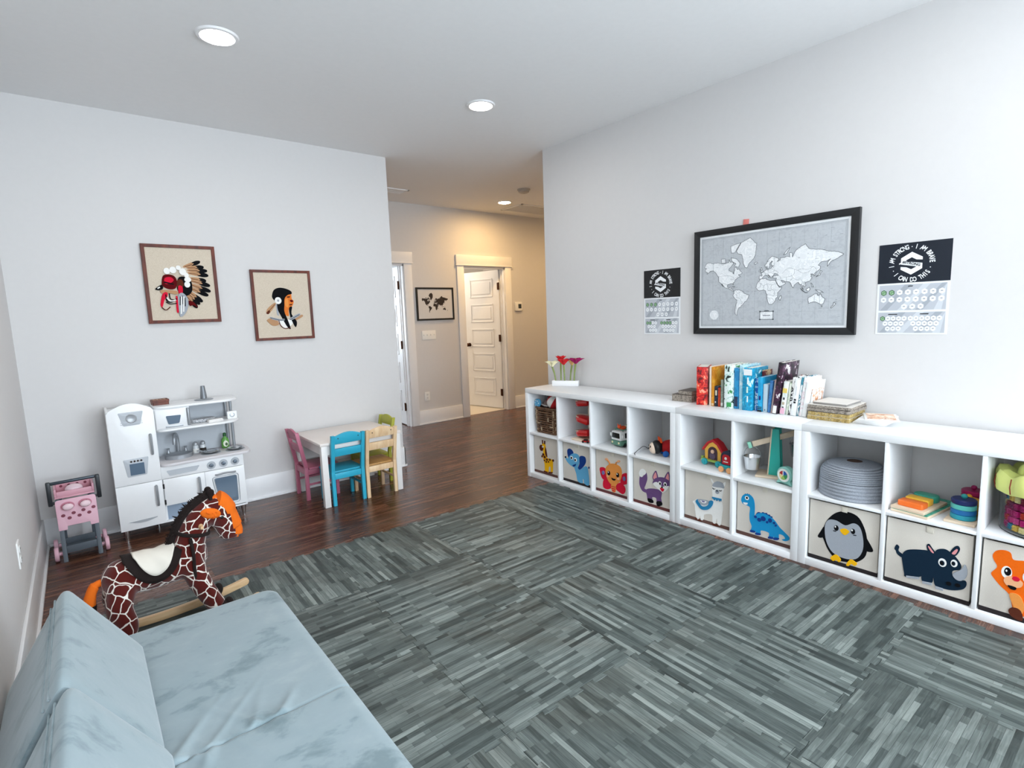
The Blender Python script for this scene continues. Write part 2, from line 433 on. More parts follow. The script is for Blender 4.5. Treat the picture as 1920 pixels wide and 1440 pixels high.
b = MB()  # frame of the added, unseen right-wall window
for q in ((RWN[0]-.09, .46, RWN[0], 2.49), (RWN[1], .46, RWN[1]+.09, 2.49), (RWN[0], 2.4, RWN[1], 2.51), (RWN[0], .44, RWN[1], .55)): b.box(XR-.02, q[0], q[1], XR, q[2], q[3])
b.box(XR+.05, (RWN[0]+RWN[1])/2-.04, .55, XR+.08, (RWN[0]+RWN[1])/2+.04, 2.4); struct('window_3', b, paint_trim)

def baseboard(name, x0, y0, x1, y1, nx, ny, h=.185):
    """runs from (x0,y0) to (x1,y1); (nx,ny) points into the room"""
    b = MB()
    for t, z0, z1 in ((.014, 0, h), (.026, 0, .018)):
        ax, bx = sorted((min(x0, x1), max(x0, x1))) if nx == 0 else sorted((x0, x0+nx*t))
        ay, by = sorted((min(y0, y1), max(y0, y1))) if ny == 0 else sorted((y0, y0+ny*t))
        b.box(ax, ay, z0, bx, by, z1, bev=.003)
    return struct(name, b, paint_trim)
baseboard('baseboard_back', XL, YB, XC+.014, YB, 0, -1)
baseboard('baseboard_left', XL, YR, XL, YB, 1, 0)
baseboard('baseboard_right', XR, YR, XR, YE+.014, -1, 0, .02)
baseboard('baseboard_passage', XC, YB-.014, XC, YH, 1, 0)
baseboard('baseboard_hall', .44, YH, 1.12, YH, 0, -1)
baseboard('baseboard_hall_end', 2.06, YH, 3.6, YH, 0, -1)

# door casings, jambs and doors
def casing(name, x0, x1, z):
    b = MB(); w = .105
    b.box(x0-w, YH-.02, 0, x0+.004, YH, z+.01, bev=.003); b.box(x1-.004, YH-.02, 0, x1+w, YH, z+.01, bev=.003)
    b.box(x0-w-.012, YH-.028, z+.01, x1+w+.012, YH, z+.15, bev=.003)
    b.box(x0-w-.02, YH-.036, z+.01, x1+w+.02, YH, z+.022, bev=.003)
    b.box(x0, YH, 0, x0+.018, YH+.12, z); b.box(x1-.018, YH, 0, x1, YH+.12, z); b.box(x0, YH, z-.018, x1, YH+.12, z)
    b.box(x0+.018, YH+.06, 0, x0+.028, YH+.075, z-.018); b.box(x1-.028, YH+.06, 0, x1-.018, YH+.075, z-.018)
    struct(name, b, paint_trim)
casing('trim_1', *D1); casing('trim_2', *D2)
bronze = mat('oiled bronze', '#4a2c1c', .4, .8)
def door(name, hx, hy, w, h, ang):
    """hinged at local origin, leaf along local -x, panels on both faces"""
    e = bpy.data.objects.new(name, None); COL.objects.link(e); e['kind'] = 'structure'
    e.location = (hx, hy, 0); e.rotation_euler = (0, 0, -ang)
    b = MB(); b.box(-w, -.018, .012, 0, .018, h, bev=.002)
    ph = (h-.12-.18-4*.1)/5
    for k in range(5):
        z0 = .19+k*(ph+.1)
        for s in (-1, 1):
            y = s*.018
            o_ = [(-w+.12, z0), (-.12, z0), (-.12, z0+ph), (-w+.12, z0+ph)]
            # raised moulding ring and field
            for (x0, zz0, x1, zz1) in ((-w+.12, z0, -.12, z0+.016), (-w+.12, z0+ph-.016, -.12, z0+ph), (-w+.12, z0, -w+.136, z0+ph), (-.136, z0, -.12, z0+ph)):
                b.box(x0, min(y, y+s*.006), zz0, x1, max(y, y+s*.006), zz1, bev=.002)
            b.box(-w+.165, min(y, y+s*.005), z0+.045, -.165, max(y, y+s*.005), z0+ph-.045, bev=.0045)
    obj('door_leaf', b, paint_trim, e, ang=18)
    for z in (.25, 1.05, 1.8):
        b = MB(); b.box(-.03, -.022, z-.05, .012, -.016, z+.05); b.cyl((.004, -.028, z-.052), (.004, -.028, z+.052), .008, n=12); obj('hinge', b, bronze, e)
    b = MB()
    for s in (-1, 1):
        b.cyl((-w+.07, s*.018, .95), (-w+.07, s*.026, .95), .028, n=20); b.cyl((-w+.07, s*.026, .95), (-w+.07, s*.05, .95), .011, n=12)
        b.sphere((-w+.07, s*.062, .95), (.028, .02, .028), 16, 10)
    obj('door_knob', b, bronze, e)
    return e
door('door_1', .335, YH+.10, .76, 2.03, R(96))
door('door_2', 1.925, YH+.10, .685, 2.03, R(78))

# ------------------------------------------------------------------ ceiling fittings
lens = lamp_mat('lamp lens', (1, .97, .93, 1), 100)
lens_hall = lamp_mat('hall lamp lens', (1, .64, .28, 1), 260)
def downlight(x, y, label, m):
    t = thing('recessed_light', label, 'ceiling light', (x, y, H), group='recessed ceiling lights')
    b = MB(); b.lathe([(.074, -.004), (.078, -.010), (.092, -.008), (.098, 0), (.074, 0)], 36); obj('trim_ring', b, paint_trim, t)
    b = MB(); b.lathe([(0, -.007), (.06, -.007), (.075, -.004), (.075, -.002), (0, -.002)], 32); obj('lens', b, m, t)
downlight(-2.20, -.335, 'lit round recessed ceiling light nearest the left wall', lens)
downlight(-.615, -.355, 'lit round recessed ceiling light in front of the hallway opening', lens)
downlight(1.47, 2.003, 'lit warm recessed ceiling light inside the hallway', lens_hall)
downlight(2.95, 1.35, 'unseen warm recessed ceiling light added at the far right end of the hallway', lens_hall)  # unseen lamp added to warm and brighten the hallway's right end
downlight(-2.20, -2.9, 'unseen round recessed ceiling light added above the couch end of the room', lens)  # unseen lamp added as a light source, continuing the ceiling row
downlight(-.615, -2.9, 'unseen round recessed ceiling light added towards the rear windows', lens)  # second unseen lamp added as a light source behind the visible row
b = MB(); b.lathe([(0, -.04), (.045, -.04), (.06, -.032), (.064, -.012), (.075, -.01), (.075, 0), (0, 0)], 32)
sd = thing('smoke_detector', 'round white smoke detector on the hallway ceiling', 'smoke detector', (1.23, 1.351, H)); obj('detector_body', b, mat('detector plastic', '#b9b4ae', .5), sd)
b = MB(); b.cyl((.02, .02, -.0415), (.02, .02, -.04), .006, n=10); obj('test_button', b, mat('grey plastic', '#77787a', .5), sd)
def vent(x0, y0, x1, y1, label, n, ax):
    t = thing('ceiling_vent', label, 'air vent', ((x0+x1)/2, (y0+y1)/2, H)); hx, hy = (x1-x0)/2, (y1-y0)/2
    b = MB()
    for q in ((-hx, -hy, hx, -hy+.025), (-hx, hy-.025, hx, hy), (-hx, -hy, -hx+.025, hy), (hx-.025, -hy, hx, hy)): b.box(q[0], q[1], -.012, q[2], q[3], 0, bev=.003)
    obj('vent_frame', b, paint_trim, t)
    b = MB()
    for k in range(n):
        if ax == 'x': y = -hy+.03+(2*hy-.06)*k/(n-1); b.box(-hx+.02, y-.004, -.010, hx-.02, y+.004, -.004, M=None)
        else: x = -hx+.03+(2*hx-.06)*k/(n-1); b.box(x-.004, -hy+.02, -.010, x+.004, hy-.02, -.004)
    obj('louvres', b, paint_trim, t)
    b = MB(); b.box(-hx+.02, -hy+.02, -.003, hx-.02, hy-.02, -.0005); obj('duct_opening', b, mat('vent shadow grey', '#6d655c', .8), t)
vent(-.30, 2.03, .14, 2.22, 'white supply register on the hallway ceiling at the left corner', 7, 'x')
vent(1.72, 1.96, 2.45, 2.40, 'large white return air grille on the hallway ceiling beside the lamp', 16, 'x')

# ------------------------------------------------------------------ wall plates
def plate(name, label, cat, loc, rotz, w, h, kind):
    t = thing(name, label, cat, loc, rotz)
    b = MB(); b.prism(rrect(-w/2, -h/2, w/2, h/2, .006), -.006, 0, bev=.0015); obj('cover_plate', b, mat('plate plastic', '#eeeeec', .35), t)
    ivory = mat('switch plastic', '#e4e4e2', .35)
    if kind == 'switch':
        for k in range(4):
            x = -w/2+w*(k+.5)/4; b = MB(); b.box(x-.005, -.014, -.006, x+.005, -.005, .010, bev=.002); obj('toggle', b, ivory, t)
    else:
        for s in (-1, 1):
            b = MB(); b.prism(rrect(-.017, s*.022-.015, .017, s*.022+.015, .01), -.009, -.005); obj('socket', b, ivory, t)
            b = MB()
            for dx in (-.006, .006): b.box(dx-.001, -.0096, s*.022-.001, dx+.001, -.0088, s*.022+.008)
            b.cyl((0, -.0096, s*.022-.008), (0, -.0088, s*.022-.008), .0022, n=8); obj('slots', b, black_plastic, t)
plate('light_switch', 'white four-gang light switch plate under the small map in the hallway', 'light switch', (.655, YH, 1.16), 0, .205, .118, 'switch')
plate('wall_outlet', 'white power outlet low on the hallway wall between the two doors', 'outlet', (.582, YH, .365), 0, .075, .118, 'outlet')
plate('wall_outlet', 'white power outlet low on the left wall beside the couch', 'outlet', (XL, -.30, .42), PI/2, .075, .118, 'outlet')
t = thing('thermostat', 'small white thermostat with a dark screen on the hallway wall right of the door', 'thermostat', (2.18, YH, 1.50))
b = MB(); b.prism(rrect(-.065, -.062, .065, .062, .008), -.024, 0, bev=.003); obj('thermostat_housing', b, mat('plate plastic', '#eeeeec', .35), t)  # white housing of the thermostat itself; no separate mount is modelled
b = MB(); b.prism(rrect(-.012, -.028, .045, .036, .003), -.0255, -.0238); obj('display', b, mat('dark display', '#39424a', .2), t)

# ------------------------------------------------------------------ light
def area(name, loc, rot, sx, sy, e, col):
    l = bpy.data.lights.new(name, 'AREA'); l.shape = 'RECTANGLE'; l.size = sx; l.size_y = sy; l.energy = e; l.color = col
    o = bpy.data.objects.new(name, l); COL.objects.link(o); o.location = loc; o.rotation_euler = rot; return o
DAY = (.80, .91, 1.0)
for x0, x1 in WN:
    area('window_daylight_fill', ((x0+x1)/2, YR+.28, (WZ[0]+WZ[1])/2), (PI/2+.80, 0, 0), x1-x0, WZ[1]-WZ[0]-.1, 85, DAY)  # daylight of the rear windows, tilted up to brighten the ceiling
area('window_daylight_fill', (XR-.25, (RWN[0]+RWN[1])/2, 1.45), (0, PI/2+.5, 0), 1.75, 2.7, 215, DAY)  # added fill at the unseen right-wall window, brightens the left wall
area('bedroom_daylight', (-1.0, 5.3, 1.5), (-PI/2, 0, 0), 1.4, 1.4, 60, DAY)
pl = bpy.data.lights.new('bathroom_lamp', 'POINT'); pl.energy = 38; pl.color = (1, .84, .64); pl.shadow_soft_size = .12
o = bpy.data.objects.new('bathroom_lamp', pl); COL.objects.link(o); o.location = (1.35, 4.0, 2.3)
w = bpy.data.worlds.new('world'); SC.world = w; w.use_nodes = True
bgn = w.node_tree.nodes['Background']; bgn.inputs[0].default_value = (.75, .87, 1, 1); bgn.inputs[1].default_value = 1.0
vs = SC.view_settings; vs.view_transform = 'Standard'; vs.look = 'None'; vs.gamma = 1; vs.use_curve_mapping = False; vs.exposure = 0.40
# ------------------------------------------------------------------ foam mat
foam = foam_mat()
mat_root = thing('foam_floor_mat', 'grey wood-look interlocking foam mat covering the middle of the floor', 'foam mat', (-.02, -.30, 0), R(-1.5))
TS = .625
PAT = ['YYXXYYXX', 'XXYYXXYY', 'YXXYYXXY', 'YXXYYXXY', 'XYYXXYYX']
def tooth_edge(p, q, flip, flat):
    """points from p to q with puzzle teeth"""
    o = []; n = 5; d = (q[0]-p[0], q[1]-p[1]); nx, ny = -d[1]/TS, d[0]/TS
    for k in range(n):
        for t, s in ((0, 0), (.28, 0), (.24, 1), (.5, 1.15), (.76, 1), (.72, 0)):
            u = (k+t)/n; a = .018*s*(-1 if flip else 1)*(0 if flat else 1)
            o.append((p[0]+d[0]*u+nx*a, p[1]+d[1]*u+ny*a))
    return o
for i in range(5):
    for j in range(7):
        c = (-(i+.5)*TS, -(j+.5)*TS); g = .0006
        x0, x1, y0, y1 = -TS/2+g, TS/2-g, -TS/2+g, TS/2-g
        # outward teeth on right and bottom edges, sockets on left and top edges
        poly = tooth_edge((x0, y0), (x1, y0), True, j == 6) + tooth_edge((x1, y0), (x1, y1), True, False) \
             + tooth_edge((x1, y1), (x0, y1), False, False) + tooth_edge((x0, y1), (x0, y0), False, i == 4)
        rot = PAT[i][j] == 'Y'
        if rot: poly = [(y, -x) for x, y in poly]
        b = MB(); b.prism(poly, 0.0, .011, axis='z', bev=.0012)
        o = obj('foam_tile', b, foam, mat_root, (c[0], c[1], .001), PI/2 if rot else 0)

# ------------------------------------------------------------------ couch
sd_m = suede()
def pad(b, x0, y0, z0, x1, y1, z1, r, nx, ny, amp, seed, wr=None, seam=0):
    """soft cushion with a subdivided, slightly uneven top"""
    rnd = random.Random(seed); bm = b.bm
    def sup(u): return u
    V = {}
    top = []
    ph = [rnd.uniform(0, 6) for _ in range(6)]
    def zt(x, y):
        es = [x-x0, x1-x, y-y0, y1-y]; sm = es.pop(2 if seam == 1 else 3) if seam else 1
        e = min(es); k = min(1, e/r) if r > 0 else 1
        roll = r*(1-math.sqrt(max(0, 1-(1-k)**2)))
        q = min(1, sm/.012); roll += .008*(1-math.sqrt(max(0, 1-(1-q)**2)))
        w = amp*(math.sin(7*x+ph[0]+2*math.sin(5*y+ph[1]))*.6+math.sin(13*y+ph[2]+3*math.sin(6*x+ph[3]))*.4)*k
        if wr: w += wr(x, y)
        return z1-roll+w
    xs = [x0+(x1-x0)*(.5-.5*math.cos(PI*k/nx)) if k in (1, nx-1) else x0+(x1-x0)*k/nx for k in range(nx+1)]
    ys = [y0+(y1-y0)*k/ny for k in range(ny+1)]
    xs[1] = x0+r*.3; xs[-2] = x1-r*.3; ys[1] = y0+(.003 if seam == 1 else r*.3); ys[-2] = y1-(.003 if seam == 2 else r*.3)
    def rc(x, y):
        if seam != 1: return x, y
        dx, dy = x-(x1-.07), y-(y1-.07)
        if dx <= 0 or dy <= 0: return x, y
        k = max(dx, dy)/math.hypot(dx, dy); return x1-.07+dx*k, y1-.07+dy*k
    g = [[bm.verts.new((*rc(x, y), zt(x, y))) for y in ys] for x in xs]
    for i in range(nx):
        for j in range(ny): bm.faces.new((g[i][j], g[i+1][j], g[i+1][j+1], g[i][j+1]))
    ring = [g[i][0] for i in range(nx+1)]+[g[nx][j] for j in range(1, ny+1)]+[g[i][ny] for i in range(nx-1, -1, -1)]+[g[0][j] for j in range(ny-1, 0, -1)]
    low = [bm.verts.new((v.co.x, v.co.y, z0)) for v in ring]; m = len(ring)
    for k in range(m): bm.faces.new((ring[(k+1) % m], ring[k], low[k], low[(k+1) % m]))
    bm.faces.new(low)
    bmesh.ops.recalc_face_normals(bm, faces=[f for f in bm.faces if not f[b.fl]])
    b._end(0)
couch = thing('play_couch', 'low grey-blue suede play couch along the left wall in the foreground', 'couch', (-3.16, -1.095, .012))
# local: x 0..0.80 (front edge), y 0..-1.66
def wrk(sgn, ye):
    rnd = random.Random(3+sgn)
    ws = [(rnd.uniform(.05, .62), rnd.choice((rnd.uniform(.05, .15), rnd.uniform(.05, .15), rnd.uniform(.2, .32))), rnd.uniform(.3, .9)*rnd.choice((-1, 1)), rnd.uniform(.0025, .0055)) for _ in range(24)]
    def f(x, y):
        d = abs(y-ye); z = 0
        for wx, ln, sl, am in ws:
            if d < ln:
                u = (x-wx-sl*d)/.014
                z += am*(1-d/ln)*math.exp(-u*u)
        return z
    return f
b = MB(); pad(b, .02, -.82, 0, .80, 0, .140, .03, 8, 8, 0, 1); obj('base_section', b, sd_m, couch)
b = MB(); pad(b, .02, -1.66, 0, .80, -.83, .140, .03, 8, 8, 0, 2); obj('base_section', b, sd_m, couch)
b = MB(); pad(b, 0, -.815, .142, .805, 0, .280, .045, 130, 150, .003, 3, wrk(0, -.815), 1); obj('seat_section', b, sd_m, couch, ang=60)
b = MB(); pad(b, 0, -1.66, .142, .805, -.815, .280, .045, 130, 150, .003, 4, wrk(1, -.815), 2); obj('seat_section', b, sd_m, couch, ang=60)
def wedge(label, y0, ln, dx, rot):
    t = thing('wedge_pillow', label, 'pillow', (-3.01+dx, y0, .299), rot, 'triangular couch pillows')
    sec = rpoly([(-.172, .010), (.185, .010), (.0, .308)], .035, 5)
    b = MB()
    rings = []
    n = 24
    for k in range(n+1):
        u = k/n; y = -ln*u; e = min(u, 1-u)*ln; s = 1-.05*max(0, 1-e/.03)**2
        rings.append([b.bm.verts.new((p[0]*s, y, .1+(p[1]-.1)*s+.0025*math.sin(9*y+p[0]*14))) for p in sec])
    m = len(sec)
    for A, B_ in zip(rings, rings[1:]):
        for k in range(m): b.bm.faces.new((A[k], A[(k+1) % m], B_[(k+1) % m], B_[k]))
    b.bm.faces.new(rings[0][::-1]); b.bm.faces.new(rings[-1]); bmesh.ops.recalc_face_normals(b.bm, faces=b.bm.faces[:]); b._end(0)
    obj('pillow_body', b, sd_m, t, ang=60)
    for dx2 in (-.026, -.038):
        b = MB(); zr = .004+(dx2+.172)/.172*.304
        b.tube([(dx2, -.006-(ln-.012)*k/12, zr+.0012) for k in range(13)], .0028, 8); obj('seam_piping', b, sd_m, t)
    return t
wedge('grey-blue triangular pillow on the far half of the couch', -1.30, .585, 0, 0)
wedge('grey-blue triangular pillow nearest the camera on the couch', -1.895, .62, .012, R(-1))
